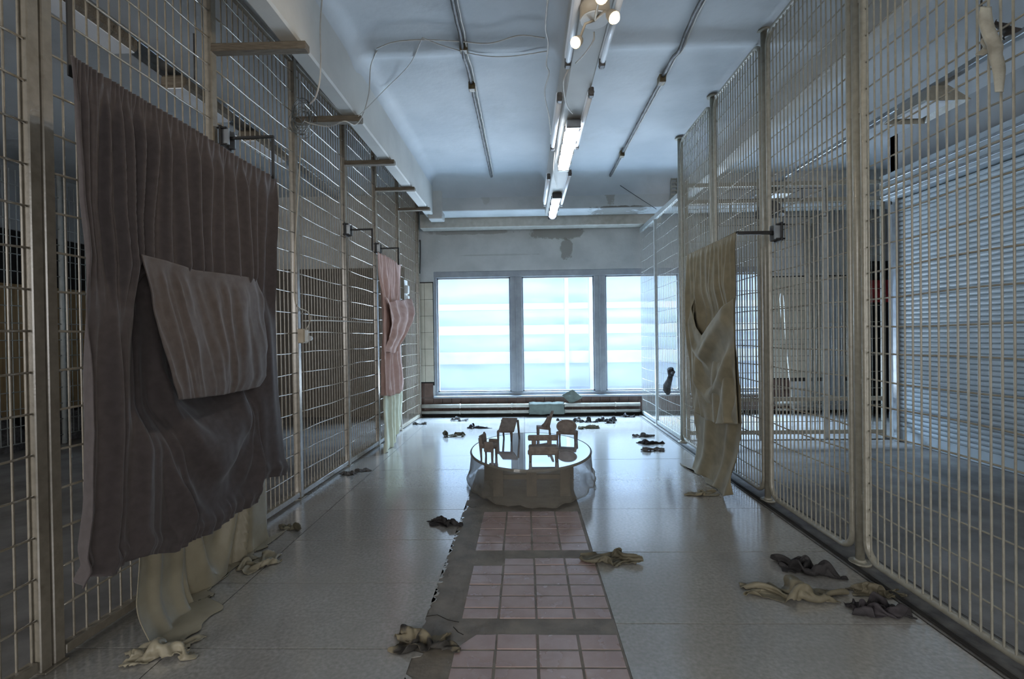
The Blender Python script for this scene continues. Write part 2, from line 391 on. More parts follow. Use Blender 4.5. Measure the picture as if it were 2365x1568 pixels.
struct(tag(flip(MB().grid(ceil_fn(BX1, JX0), 40, 150)).build('ceiling', M_CEIL), 'whitewashed coved ceiling bay over the corridor left of the joist'))
struct(tag(flip(MB().grid(ceil_fn(JX1, 2.3), 40, 150)).build('ceiling', M_CEIL), 'whitewashed coved ceiling bay over the corridor right of the joist'))
struct(MB().box(-7.2, -3.2, ZC+.08, 6.2, YB+.3, ZC+.3).build('ceiling_slab', M_CEIL))
struct(MB().box(-7.2, -3.2, ZC, BX0+.01, YB, ZC+.09).build('ceiling_side_left', M_CEIL))
struct(MB().box(2.44, -3.2, ZC, 6.2, YB, ZC+.09).build('ceiling_side_right', M_CEIL))
struct(MB().box(BX1-.02, 7.28, ZC-.02, 2.35, YB, ZC+.09).build('ceiling_window_strip', M_CEIL))
bl = struct(MB().box(BX0, -3.2, BZ, BX1, 7.44, ZC+.09, .012).build('beam_left', M_BEAM)); tag(bl, 'whitewashed concrete beam hanging in front of the left fence')
for px, py in ((801, 65), (940, 311)):
    p = on_x(px, py, BX1+.001); MB().cyl((BX1-.005, p.y, p.z), (BX1+.002, p.y, p.z), .016, 14).build('beam_hole', M_DARKV, bl)
struct(tag(MB().box(JX0, -3.2, 3.05, JX1, 7.36, ZC+.09, .01).build('beam_center', M_BEAM), 'narrow ceiling joist that carries the lamps'))
struct(tag(MB().box(2.3, -3.2, 3.25, 2.45, 7.36, ZC+.09, .01).build('beam_right', M_BEAM), 'whitewashed beam behind the right fence'))
struct(tag(MB().box(-1.47, 7.30, 3.13, 5.8, 7.72, ZC+.09, .01).build('beam_cross', M_CROSSB), 'concrete cross beam above the window wall'))
struct(tag(MB().box(-1.40, 7.28, 3.02, -1.19, 7.50, 3.6, .01).build('beam_haunch', M_BEAM), 'stub where the left beam meets the cross beam'))
struct(tag(MB().box(-1.62, 7.74, 2.985, 2.12, 7.98, 3.2, .006).build('beam_cream', M_PIPE), 'cream painted steel box beam above the window'))

WZ0, WZ1, WX0, WX1 = .325, 2.345, -1.475, 3.90
wb = MB()
wb.box(-7.2, YB, 0, WX0, YB+.3, ZC+.1); wb.box(WX1, YB, 0, 6.2, YB+.3, ZC+.1)
wb.box(WX0, YB, WZ1, WX1, YB+.3, ZC+.1); wb.box(WX0, YB, 0, WX1, YB+.3, WZ0)
wall_back = struct(tag(wb.build('wall_back', M_WALLB), 'stained plaster window wall at the end'))
# tiled strip beside the window and in the side room
tm = MB().box(-.068, -.012, -.132, .068, 0, .132, .003).mesh('wall_tile'); tm.materials.append(M_WTILE)
def wtile(x, z): 
    o = link('wall_tile', tm, None, wall_back, (x, YB+.0, z)); return o
for c in range(2):
    for r in range(6): wtile(WX0-.085-.14*c, .69+.268*r)
for c in range(12):
    for r in range(6): wtile(4.02+.14*c, .69+.268*r)
MB().box(WX0-.30, YB-.004, .5, WX0-.005, YB+.002, 2.18).build('tile_bed', M_JOINT, wall_back)
MB().box(3.93, YB-.004, .5, 5.8, YB+.002, 2.18).build('tile_bed', M_JOINT, wall_back)
dm = MB().box(-.073, -.014, -.118, .073, 0, .118, .003).mesh('dado_tile'); dm.materials.append(M_DADO)
for c in range(40):
    x = -1.73+.15*c
    if x > 5.7: break
    link('dado_tile', dm, None, wall_back, (x, YB, .178))
    if x < WX0-.02 or x > WX1+.02: link('dado_tile', dm, None, wall_back, (x, YB, .42))
MB().box(-7.1, YB-.03, .0, -1.95, YB-.002, 2.42, .004).build('dark_panelling', M_DADO2, wall_back)
struct(MB().box(-1.9, YB-.03, 0, 5.8, YB-.012, .05, .004).build('baseboard_back', M_JOINT))

# other walls
struct(MB().box(-7.5, -3.2, 0, -7.2, YB+.3, ZC+.3).build('wall_left', M_SIDEW))
struct(MB().box(6.2, -3.2, 0, 6.5, YB+.3, ZC+.3).build('wall_right', M_SIDEW))
rw = MB(); rw.box(-7.5, -3.5, 0, 6.5, -3.2, .5); rw.box(-7.5, -3.5, 3.0, 6.5, -3.2, ZC+.3); rw.box(-7.5, -3.5, .5, -6.4, -3.2, 3.0); rw.box(-1.4, -3.5, .5, 1.4, -3.2, 3.0); rw.box(4.4, -3.5, .5, 6.5, -3.2, 3.0)  # unseen rear wall; its openings are added to let fill light in
struct(rw.build('wall_rear', M_PLAST))

# window: frame, mullions, film covered panes
win = empty('window_1', (0, YB, 0), kind='structure'); win['label'] = 'wide grey framed window of four film covered panes'
fw = MB(); fy0, fy1 = .02, .12
fw.box(WX0, fy0, WZ0, WX1, fy1, WZ0+.055, .006); fw.box(WX0, fy0, WZ1-.10, WX1, fy1, WZ1, .006)
fw.build('window_frame', M_WINF, win)
PANES = [(-1.43, -.235), (-.045, 1.118), (1.30, 2.47), (2.655, 3.83)]
for a, b in [(WX0, -1.43), (-.235, -.045), (1.118, 1.30), (2.47, 2.655), (3.83, WX1)]:
    m = MB().box(a, fy0, WZ0+.055, b, fy1, WZ1-.10, .006)
    if b-a > .1: m.box((a+b)/2-.012, fy0-.012, WZ0+.055, (a+b)/2+.012, fy0, WZ1-.1, .003)
    m.build('mullion', M_WINF, win)
for a, b in PANES:
    s = MB().box(a, .045, WZ0+.05, a+.02, .085, WZ1-.1).box(b-.02, .045, WZ0+.05, b, .085, WZ1-.1).box(a, .045, WZ0+.05, b, .085, WZ0+.075).box(a, .045, WZ1-.125, b, .085, WZ1-.1)
    sa = s.build('sash', M_WINF, win)
    MB().box(a+.012, .064, WZ0+.06, b-.012, .068, WZ1-.11).build('pane', M_PANE, sa)
sl = MB().box(WX0-.02, -.05, WZ0-.03, WX1+.02, .02, WZ0+.004, .006).build('window_sill', M_WINF, win)

# neighbouring house and garden outside
nb = empty('neighbour_building', (0, 15, 0), label='pale house with long white balcony bands outside the window', cat='building')
MB().box(-16, 2.2, -1, 20, 6, 1.2).box(-16, 2.2, 3.4, 20, 6, 4.2).build('facade', M_FACADE2, nb)
for z0, z1 in ((.35, .75), (1.32, 1.62), (2.15, 2.35)): MB().box(-16, 1.6, z0, 20, 2.4, z1).build('balcony_band', M_FACADE, nb)
for x in (-4.6, 1.3, 2.1, 6.5): MB().box(x, 1.3, -1, x+.12, 1.6, 3.2).build('balcony_post', M_FACADE, nb)
MB().box(-16, 2.2, 1.2, 20, 2.6, 3.4).build('window_band', M_FACADE2, nb)
struct(MB().box(-30, YB+.35, -.6, 30, 24, -.5).build('ground_outside', M_FACADE))

# ------------------------------------------------------------------ left fence (square posts, rods in front of bars)
ANG = -math.atan(LB)                          # local +y runs along the fence
cyl_me = {}
def rod_mesh(mat, n=7):
    k = (mat.name, n)
    if k not in cyl_me:
        me = MB().tube([(0, 0, 0), (0, 0, 1)], 1.0, n).mesh('bar'); me.materials.append(mat); cyl_me[k] = me
    return cyl_me[k]
def vbar(name, parent, mat, x, y, z0, z1, r):
    o = link(name, rod_mesh(mat), None, parent, (x, y, z0)); o.scale = (r, r, z1-z0); return o
wire_cache = {}
def hwire(parent, mat, x, y0, y1, z, r, seed):
    """horizontal rod along local y, slightly bowed"""
    k = (mat.name, round(y1-y0, 2), seed % 5, round(r, 4))
    if k not in wire_cache:
        rr = random.Random(seed % 5+17); a = rr.uniform(-.012, .012); b = rr.uniform(-.006, .006); L_ = y1-y0
        me = MB().tube([(.003*math.sin(i*1.7), L_*i/8, a*math.sin(math.pi*i/8)+b*math.sin(2*math.pi*i/8)) for i in range(9)], r, 7).mesh('horizontal_rod')
        me.materials.append(mat); wire_cache[k] = me
    return link('horizontal_rod', wire_cache[k], None, parent, (x, y0, z))

LP = [.90, 1.93, 2.985, 3.99, 5.0, 5.92, 6.86, 7.96]
lab_l = ['cream mesh fence panel at the near left edge, beside the brown curtain',
         'cream mesh fence panel directly behind the large brown curtain',
         'cream mesh fence panel with the bracket arm of the brown curtain',
         'cream mesh fence panel between the socket post and the next post',
         'cream mesh fence panel just before the pink curtain',
         'cream mesh fence panel behind the pink curtain',
         'cream mesh fence panel touching the window wall by the tiles']
for i in range(7):
    y0, y1 = LP[i], LP[i+1]; w = (y1-y0)/math.cos(ANG)
    pn = empty('mesh_fence', (xl(y0), y0, 0), ANG, lab_l[i], 'fence', 'panels of the left fence')
    e0 = .057 if i == 1 else .03; e1 = .057 if i == 0 else .03
    MB().box(-.02, e0, .015, .02, w-e1, .055, .003).build('bottom_rail', M_FEN_L, pn); MB().box(-.02, e0, 3.52, .02, w-e1, 3.56, .003).build('top_rail', M_FEN_L, pn)
    n = max(2, round(w/.0575))
    for k in range(1, n):
        if e0 < w*k/n < w-e1: vbar('vertical_bar', pn, M_FEN_L, -.006, w*k/n, .05, 3.53, .0044)
    z = .215; s = 0
    while z < 3.5:
        hwire(pn, M_ROD_L, .006, e0-.004, w-e1+.004, z, .0050, i*7+s); z += .161; s += 1
for i, y in enumerate(LP):
    lb = ['cream double fence post at the near left corner of the view, outside the frame', 'broad cream double fence post at the left edge beside the brown curtain',
          'cream square fence post rising behind the top edge of the brown curtain', 'cream square fence post carrying the socket box',
          'cream square fence post between the socket post and the pink curtain', 'cream square fence post beside the near edge of the pink curtain',
          'cream square fence post at the far edge of the pink curtain', 'last cream square fence post against the window wall'][i]
    if i == 0: continue
    p = empty('fence_post', (xl(y), y, 0), ANG, lb, 'fence post', 'posts of the left fence')
    if i == 1:
        MB().box(-.024, -.052, .006, .024, -.004, 3.58, .004).build('upright', M_FEN_L, p); MB().box(-.024, .004, .006, .024, .05, 3.58, .004).build('upright', M_FEN_L, p)
    else: MB().box(-.024, -.024, .006, .024, .024, 3.58, .004).build('upright', M_FEN_L, p)
    MB().box(-.04, -.05, 0, .04, .05, .008, .002).build('foot_plate', M_FEN_L, p)

# ------------------------------------------------------------------ right fence (round poles, tube framed panels, bars in front of rods)
RX = 1.845
RP = [1.76, 2.81, 3.86, 4.90, 5.93]
lab_r = ['beige tube framed mesh panel nearest the camera, by the rag pile', 'beige tube framed mesh panel just before the olive curtain bracket',
         'beige tube framed mesh panel behind the olive curtain', 'tall beige tube framed mesh panel beyond the olive curtain']
def rrect(y0, y1, z0, z1, r, n=6):
    P = []
    for cy, cz, a0 in ((y1-r, z0+r, -90), (y1-r, z1-r, 0), (y0+r, z1-r, 90), (y0+r, z0+r, 180)):
        for k in range(n+1):
            a = math.radians(a0+90*k/n); P.append((0, cy+r*math.cos(a), cz+r*math.sin(a)))
    return P
for i in range(4):
    y0, y1 = RP[i], RP[i+1]; w = y1-y0
    pn = empty('mesh_fence', (RX, y0, 0), 0, lab_r[i], 'fence', 'panels of the right fence')
    a, b, zb, zt = .058, w-.058, .055, 3.53
    MB().tube(rrect(a, b, zb, zt, .10), .0185, 10, closed=True).build('tube_frame', M_FEN_R, pn)
    n = round((b-a)/.049)
    for k in range(1, n):
        y = a+(b-a)*k/n; e = cove(min(y-a, b-y), .10)
        vbar('vertical_bar', pn, M_FEN_R, -.010, y, zb+e, zt-e, .0047)
    z = .19; s = 0
    while z < 3.48:
        hwire(pn, M_FEN_R, .002, a, b, z, .0044, i*5+s+3); z += .1415; s += 1
    for z in (.38, 1.02, 1.73, 2.5, 3.1):
        MB().box(-.006, .0245, z-.016, .006, a, z+.016).build('clamp', M_FEN_R, pn); 
        MB().box(-.006, b, z-.016, .006, w-.0245, z+.016).build('clamp', M_FEN_R, pn)
lab_p = ['', 'beige round fence pole with floor flange near the rag pile', 'beige round fence pole beside the olive curtain bracket', 'beige round fence pole hidden low down by the olive curtain', 'beige round fence pole at the end of the tall right fence']
for i, y in enumerate(RP):
    if i == 0: continue
    p = empty('fence_pole', (RX, y, 0), 0, lab_p[i], 'fence pole', 'poles of the right fence')
    MB().cyl((0, 0, .006), (0, 0, 3.585), .0235, 14).build('upright', M_FEN_R, p)
    MB().cyl((0, 0, .004), (0, 0, .016), .055, 18).cyl((0, 0, .014), (0, 0, .03), .034, 14, .026).build('floor_flange', M_FEN_R, p)
    MB().cyl((0, 0, 3.575), (0, 0, 3.592), .052, 16).build('ceiling_flange', M_FEN_R, p)
# lower pale panels reaching the window wall
for i, (y0, y1, lb) in enumerate(((5.97, 7.10, 'lower pale mesh panel with the hanging glove near the window'), (7.10, 8.02, 'lower pale mesh panel meeting the window wall'))):
    w = y1-y0; pn = empty('mesh_fence', (RX+.01, y0, 0), 0, lb, 'fence', 'lower panels by the window')
    MB().box(-.014, .04, .02, .014, w-.04, .07, .003).build('bottom_rail', M_FEN_W, pn); MB().box(-.02, .04, 2.90, .02, w-.04, 2.97, .004).build('top_rail', M_FEN_W, pn)
    n = round(w/.05)
    for k in range(1, n): vbar('vertical_bar', pn, M_FEN_W, -.008, w*k/n, .06, 2.92, .0029)
    z = .25; s = 0
    while z < 2.85:
        hwire(pn, M_FEN_W, .002, .036, w-.036, z, .0034, i*3+s); z += .168; s += 1
p = empty('fence_post', (RX+.01, 7.10, 0), 0, 'pale flat fence post in the middle of the lower panels', 'fence post'); MB().box(-.02, -.025, .004, .02, .025, 2.96, .004).build('upright', M_FEN_W, p)
MB().box(-.03, -.035, 0, .03, .035, .006).build('foot_plate', M_FEN_W, p)

# ------------------------------------------------------------------ right side room
sh = empty('roller_shutter', (4.36, 0, 0), 0, 'pale blue grey roller shutter in the room behind the right fence', 'shutter')
SY0, SY1, SZ1 = 1.2, 5.93, 2.80
slat = MB(); prof = [(0, 0), (-.012, .010), (-.016, .026), (-.012, .042), (0, .050)]
for (xa, za), (xb, zb) in zip(prof[:-1], prof[1:]):
    slat.add([(xa, 0, za), (xa, SY1-SY0, za), (xb, SY1-SY0, zb), (xb, 0, zb)], [(0, 1, 2, 3)], True)
slat.add([(0, 0, 0), (0, SY1-SY0, 0), (.012, SY1-SY0, 0), (.012, 0, 0)], [(0, 3, 2, 1)]).add([(0, 0, .05), (0, SY1-SY0, .05), (.012, SY1-SY0, .05), (.012, 0, .05)], [(0, 1, 2, 3)])
slm = slat.mesh('slat'); slm.materials.append(M_SHUT)
z = .13; k = 0
while z < SZ1-.03:
    link('slat', slm, None, sh, (0, SY0, z)); z += .0515; k += 1
MB().box(-.005, SY0, .0, .03, SY1, .13, .004).build('bottom_rail', M_SHUT, sh)
MB().box(.012, SY0, .1, .02, SY1, SZ1).build('backing', M_SHUT, sh)
for y in (SY0, SY1): MB().box(-.05, y-.03, 0, .03, y+.03, SZ1+.1, .004).build('guide_rail', M_ALU, sh)
bx = MB().box(-.12, SY0-.1, SZ1+.02, .15, SY1+.1, SZ1+.32, .01).build('housing', M_SHUT, sh)
MB().box(-.135, SY0-.1, SZ1+.06, -.12, SY1+.1, SZ1+.09, .003).box(-.135, SY0-.1, SZ1+.14, -.12, SY1+.1, SZ1+.17, .003).box(-.135, SY0-.1, SZ1+.22, -.12, SY1+.1, SZ1+.25, .003).build('housing_ridge', M_ALU, bx)
struct(MB().box(4.40, -3.2, 0, 4.6, 1.15, ZC).box(4.40, 1.15, SZ1, 4.6, 6.1, ZC).box(4.40, 5.98, 0, 4.6, 6.15, ZC).build('wall_shutter', M_SIDEW))
# cross gate in the side room
cg = empty('cross_gate', (1.9, 6.13, 0), 0, 'far mesh gate crossing the side room behind the right fence', 'gate')
CGX = [.08, .95, 1.73, 2.42]
for x in CGX: MB().box(x-.02, -.02, 0, x+.02, .02, 3.15, .003).build('upright', M_FEN_W if x == 1.73 else M_FEN_R, cg)
for z in (.05, .45, 2.86, 3.06): MB().box(.06, -.016, z, 2.44, .016, z+.05, .003).build('cross_rail', M_FEN_R, cg)
bars = MB(); x = .13
while x < 2.4: bars.cyl((x, 0, .08), (x, 0, 2.88), .0034, 6); x += .06
z = .2
while z < 2.85: bars.cyl((.08, .008, z), (2.42, .008, z), .0045, 6); z += .20
tag(bars.build('mesh_bars', M_FEN_R, cg), kind='stuff')
# things against the back wall of the side room
o = empty('wall_pipe', (4.46, YB-.06, 0), 0, 'white pair of vertical pipes on the side room back wall', 'pipe')
MB().cyl((0, 0, .2), (0, 0, 3.0), .03, 12).build('pipe_run', M_PIPE, o); MB().cyl((.11, 0, .2), (.11, 0, 3.0), .03, 12).build('pipe_run', M_PIPE, o)
o = empty('hooked_rod', (4.0, YB-.2, 0), 0, 'thin white rod with a hooked end leaning in the side room', 'rod')
MB().tube([(.16, 0, .02), (.1, 0, .6), (.05, 0, 1.2), (.03, 0, 1.75), (.02, .0, 1.86), (-.02, 0, 1.88), (-.03, 0, 1.80), (-.01, 0, 1.5)], .012, 8).build('rod', M_CABLEW, o)
cb = empty('fuse_cabinet', (5.42, YB-.32, 0), 0, 'dark cabinet with a red panel in the far corner of the side room', 'cabinet')
MB().box(-.32, 0, .08, .5, .2, 2.35, .006).build('body', M_DARKV, cb)
MB().box(-.26, -.012, 1.72, .3, 0, 2.06, .004).build('red_panel', M_RED, cb)
MB().box(-.33, -.02, .0, -.29, .2, 2.9).build('side_panel', M_SIDEW, cb)
o = empty('dado_pipe', (3.95, YB-.055, .17), 0, 'cream heating pipe along the side room wall', 'pipe'); MB().cyl((0, 0, 0), (.72, 0, 0), .03, 10).build('pipe_run', M_PIPE, o); MB().cyl((0, 0, -.11), (.72, 0, -.11), .022, 10).build('pipe_run', M_PIPE, o)
dr = empty('side_door', (4.86, YB-.07, 0), 0, 'grey door with a lever handle in the side room', 'door')
MB().box(-.15, 0, .05, .16, .04, 2.1, .004).build('leaf', M_SIDEW, dr); MB().box(.02, -.03, 1.05, .14, -.015, 1.075).box(.12, -.03, 1.05, .14, 0, 1.075).build('handle', M_ALU, dr)
# lighting track in the side room
tk = empty('lighting_track', (3.23, 0, 3.2), 0, 'metal lighting track under the ceiling behind the right fence', 'light track')
MB().box(-.03, 1.0, -.02, .03, 7.2, .02, .004).build('track', M_ALU, tk)
for y in (1.8, 3.6, 5.4): MB().cyl((0, y, .02), (0, y, .40), .006, 6).build('hanger', M_COND, tk)
for y, lb in ((4.1, 'box shaped lamp shade on the track behind the right fence'), (6.6, 'small box shaped lamp shade at the far end of the track')):
    lp = empty('track_lamp', (3.23, y, 3.18), 0, lb, 'lamp'); MB().add([(-.06, -.15, 0), (.06, -.15, 0), (.06, .15, 0), (-.06, .15, 0), (-.17, -.22, -.14), (.17, -.22, -.14), (.17, .22, -.14), (-.17, .22, -.14)],
        [(0, 1, 5, 4), (1, 2, 6, 5), (2, 3, 7, 6), (3, 0, 4, 7), (0, 3, 2, 1)]).build('lamp_shade', M_FEN_R, lp, solid=.006)
    MB().box(-.1, -.16, -.12, .1, .16, -.10).build('diffuser', M_TUBE, lp)
cl = empty('wire_lamp_cage', (2.72, 5.6, 2.62), 0, 'dark lamp hanging in a wire cage behind the right fence', 'lamp')
MB().cyl((0, 0, .1), (0, 0, .97), .006, 6).build('cord', M_CABLED, cl)
MB().grid(lambda u, v: (.16*(.25+.75*v)*math.cos(2*math.pi*u), .16*(.25+.75*v)*math.sin(2*math.pi*u), .12-.16*v*v), 18, 6, True, True).build('lamp_shade', M_COND, cl, solid=.004)
cg2 = MB()
for x in (-.5, -.25, 0, .25, .5): cg2.cyl((x, -.2, -.1), (x, -.2, .2), .004, 5); cg2.cyl((x, .2, -.1), (x, .2, .2), .004, 5); cg2.cyl((x, -.2, .2), (x, .2, .2), .004, 5)
for z in (-.1, .2):
    for y in (-.2, .2): cg2.cyl((-.5, y, z), (.5, y, z), .004, 5)
cg2.build('wire_cage', M_COND, cl)
# perforated cable tray by the window
ct = empty('cable_tray', (2.165, 7.24, 3.2), 0, 'perforated upright cable tray where the ceiling meets the right fence', 'cable tray')
MB().box(-.045, -.02, 0, -.035, .02, .38).box(.035, -.02, 0, .045, .02, .38).build('side_rail', M_FEN_R, ct)
for k in range(7): MB().box(-.036, -.016, .02+.055*k, .036, .0, .045+.055*k).build('rung', M_FEN_R, ct)

# ------------------------------------------------------------------ left side room
fwl = empty('far_fence', (-5.9, 2.6, 0), 0, 'pale far mesh fence seen through the left fence', 'fence', kind=None)
for y in (0, 1.2, 2.4, 3.6, 4.8): MB().cyl((0, y, 0), (0, y, 3.4), .03, 10).build('upright', M_FEN_W, fwl)
b2 = MB(); y = .05
while y < 4.8: b2.cyl((0, y, .12), (0, y, 3.3), .006, 6); y += .075
z = .12
while z < 3.3: b2.cyl((.008, 0, z), (.008, 4.8, z), .006, 6); z += .20
tag(b2.build('mesh_bars', M_FEN_W, fwl), kind='stuff')
bw = empty('board_partition', (-6.6, 2.0, 0), 0, 'beige board partition behind the far left fence', 'partition')
y = 0; r3 = random.Random(8)
while y < 5.9:
    MB().box(-.03+r3.uniform(-.004, .004), y, .35, .03, y+.196, 2.05, .004).build('board', M_BOARD, bw); y += .2
MB().box(-.05, 0, 2.05, -.02, 5.9, 2.75).build('dark_opening', M_DARKV, bw)
MB().box(-.05, 0, .02, -.02, 5.9, .35).build('dark_plinth', M_DARKV, bw)
MB().box(-.06, 0, 2.75, .02, 5.9, ZC).build('upper_panel', M_SIDEW, bw)
jb = random.Random(3)
for k, (x, y) in enumerate(((-6.25, 5.75), (-6.2, 6.6))):
    m = MB(); m.grid(lambda u, v: (.2*math.cos(6.283*u)*math.sin(math.pi*v/2)*(1+.4*fbm(u*6, v*4, k)), .22*math.sin(6.283*u)*math.sin(math.pi*v/2)*(1+.4*fbm(u*5, v*5, k+9)), max(0, .34*math.cos(math.pi*v/2)*(1+.5*fbm(u*7, v*7, k+4)))), 18, 8, True, True)
    tag(m.build('rubbish_sack', M_GREYG, None, (x, y, -.002)), ('nearer', 'farther')[k]+' crumpled grey sack on the floor behind the far left fence', 'sack', 'sacks behind the far left fence')
# lamps of the left room
lt = empty('lighting_track', (-2.46, 0, 3.2), 0, 'metal lighting track under the ceiling behind the left fence', 'light track')
MB().box(-.05, 1.5, -.015, .05, 6.8, .015, .003).box(-.09, 1.5, -.03, -.075, 6.8, .03).build('track', M_ALU, lt)
for y in (2.0, 3.7, 5.6): MB().cyl((0, y, .015), (0, y, .4), .006, 6).build('hanger', M_COND, lt)
for y, lb in ((2.75, 'long lamp housing on the track behind the brown curtain'), (3.75, 'lamp housing on the track seen above the curtain bracket'), (4.7, 'small lamp housing far along the left track')):
    lp = empty('track_lamp', (-2.46, y, 3.17), 0, lb, 'lamp'); MB().box(-.09, -.3, -.09, .09, .3, 0, .02).build('housing', M_WOOD, lp); MB().box(-.07, -.28, -.096, .07, .28, -.088).build('diffuser', M_TUBE, lp)

# ------------------------------------------------------------------ battens between fence and beam
for i, y in enumerate(LP[2:7]):
    lb = ['wooden batten nearest the camera from fence post to ceiling beam', 'wooden batten with the cable coil hung on its end', 'third wooden batten along the ceiling beam',
          'fourth wooden batten, above the pink curtain bracket', 'farthest wooden batten, by the cross beam'][i]
    hgt = [.046, .05, .044, .04, .04][i]
    tag(MB().box(xl(y)+.02, y-.03, BZ-hgt-.002, BX1+.035, y+.035, BZ-.002, .004).build('timber_batten', M_WOOD), lb, 'batten', 'battens under the left beam')

# ------------------------------------------------------------------ ceiling conduits and cables
def conduit(px, label):
    P = [on_z(x, y, ZC-.04) for x, y in px]
    c = empty('ceiling_conduit', P[0], 0, label, 'conduit', 'ceiling conduits'); o = P[0]
    P[0] = P[0]+(P[0]-P[1]).normalized()*2.5
    L_ = [p-o for p in P]; n = 110; pts = []
    for i in range(n+1):
        t = i/n*(len(L_)-1); k = min(int(t), len(L_)-2); q = L_[k].lerp(L_[k+1], t-k)
        dip = .05*math.exp(-((q.y+o.y-3.95)/.14)**2)+.05*math.exp(-((q.y+o.y-1.2)/.14)**2)
        pts.append(q+Vector((.006*fbm(i*.6, 2), 0, -.006*abs(fbm(i*.4, 7))-dip)))
    MB().tube(pts, .016, 8).build('conduit_run', M_COND, c)
    MB().tube([p+Vector((.03, 0, .008)) for p in pts], .007, 6).build('cable_run', M_CABLEW, c)
    return c, o
c, o = conduit([(1045, 0), (1090, 198), (1135, 408)], 'dark ceiling conduit left of the lamp row')
for p in ((1071, 108), (1090, 198)):
    q = on_z(*p, ZC-.05)-o; MB().box(q.x-.03, q.y-.03, q.z-.04, q.x+.03, q.y+.04, q.z+.03, .006).build('junction_box', M_BRASS, c)
c, o = conduit([(1620, 0), (1528, 183), (1408, 408)], 'dark ceiling conduit right of the lamp row')
for p in ((1528, 183), (1436, 355)):
    q = on_z(*p, ZC-.05)-o; MB().box(q.x-.03, q.y-.04, q.z-.04, q.x+.03, q.y+.04, q.z+.03, .006).build('junction_box', M_BRASS, c)

def catmull(P, n=10):
    P = [Vector(p) for p in P]; Q = [2*P[0]-P[1]]+P+[2*P[-1]-P[-2]]; out = []
    for i in range(1, len(Q)-2):
        for k in range(n):
            t = k/n; a, b, c_, d = Q[i-1], Q[i], Q[i+1], Q[i+2]
            out.append(.5*((2*b)+(c_-a)*t+(2*a-5*b+4*c_-d)*t*t+(3*b-a-3*c_+d)*t**3))
    out.append(P[-1]); return out
def cable(name, pts, r, mat, label, n=8):
    o = pts[0]; o = Vector(o); me = MB().tube([p-o for p in catmull(pts, n)], r, 6).build(name, mat, None, o)
    return tag(me, label, 'cable')
c_ = lambda x, y: on_z(x, y, ZC-.06)
cable('cable', [on_x(870, 112, BX1+.20), c_(910, 97), c_(975, 92), c_(1050, 95), c_(1130, 100), c_(1200, 82), c_(1258, 88)], .0045, M_CABLEW, 'upper pale cable crossing the left ceiling bay to the lamp row')
cable('cable', [c_(975, 87), c_(1030, 108), c_(1110, 128), c_(1180, 130), c_(1265, 118)], .004, M_CABLEW, 'lower sagging pale cable crossing the left ceiling bay')
cable('cable', [on_x(870, 118, BX1+.19), on_x(856, 155, BX1+.08), on_x(852, 215, BX1+.05), on_x(838, 265, BX1+.03), on_x(820, 288, BX1+.05), on_x(795, 280, BX1+.03), on_y(760, 292, 3.90), on_y(720, 286, 3.90), on_y(704, 280, 3.90)], .0045, M_CABLEW, 'pale cable looping down from the ceiling corner to the coil')
cable('cable', [c_(975, 88), c_(945, 150), on_x(888, 208, BX1+.07), on_x(852, 245, BX1+.05), on_x(828, 268, BX1+.05)], .0035, M_CABLEW, 'thin pale cable running diagonally down the beam face')
cable('cable', [on_x(745, -20, BX1+.03), on_x(740, 60, BX1+.03), on_x(741, 140, BX1+.035), on_y(738, 190, 3.15), on_y(728, 226, 3.2), on_y(716, 240, 3.25)], .005, M_CABLEW, 'white cable hanging straight down in front of the left beam')
jl = lambda x, y: on_z(x, y, 3.16)
cable('cable', [jl(1268, -30), jl(1260, 60), jl(1266, 100), jl(1262, 150), jl(1268, 170), jl(1258, 215), jl(1268, 270), jl(1272, 310)], .005, M_CABLEW, 'white cable strung along the side of the lamp joist')
cable('cable', [on_z(1372, 75, 2.98), on_z(1370, 95, 2.92), on_z(1350, 125, 2.94), on_z(1330, 146, 3.02)], .005, M_CABLEW, 'short white cable dangling below the round lamp')
cable('cable', [on_z(1313, 160, 3.03), on_z(1302, 185, 3.0), on_z(1303, 215, 3.0), on_z(1310, 245, 3.0), on_z(1322, 262, 3.02)], .005, M_CABLEW, 'white cable feeding the bright strip lamp')
cable('cable', [on_z(1281, 352, 3.03), on_z(1278, 385, 3.0), on_z(1281, 410, 3.0), on_z(1286, 434, 3.02)], .005, M_CABLEW, 'white cable feeding the dim strip lamp')
cable('cable', [on_y(1408, 412, 7.28), on_y(1450, 440, 7.27), on_y(1516, 483, 7.27)], .004, M_CABLED, 'dark cable slanting down the cross beam to the cable tray')
cable('cable', [on_y(957, 556, 7.98), on_y(968, 556, 7.98), on_y(971, 562, 7.98), on_y(970, 632, 7.98)], .009, M_CABLED, 'black conduit bending down the wall beside the window')
# coil on the second batten
rc = random.Random(5); base = on_y(697, 265, 3.92); m = MB()
for k in range(11):
    rr = rc.uniform(.055, .145); cx, cz = base.x+rc.uniform(-.05, .03), base.z+rc.uniform(-.09, .03); sx = rc.uniform(.45, .8); tl = rc.uniform(-.4, .4)
    m.tube([(cx+rr*sx*math.cos(a)+tl*.2*rr*math.sin(a), base.y+rc.uniform(-.004, .004)+.02*k/15, cz+rr*math.sin(a)) for a in [2*math.pi*i/28 for i in range(28)]], .0028, 5, closed=True)
tag(m.build('cable_coil', M_CLEAR), 'tangled coil of thin clear cable hanging on the left fence post', 'cable coil')
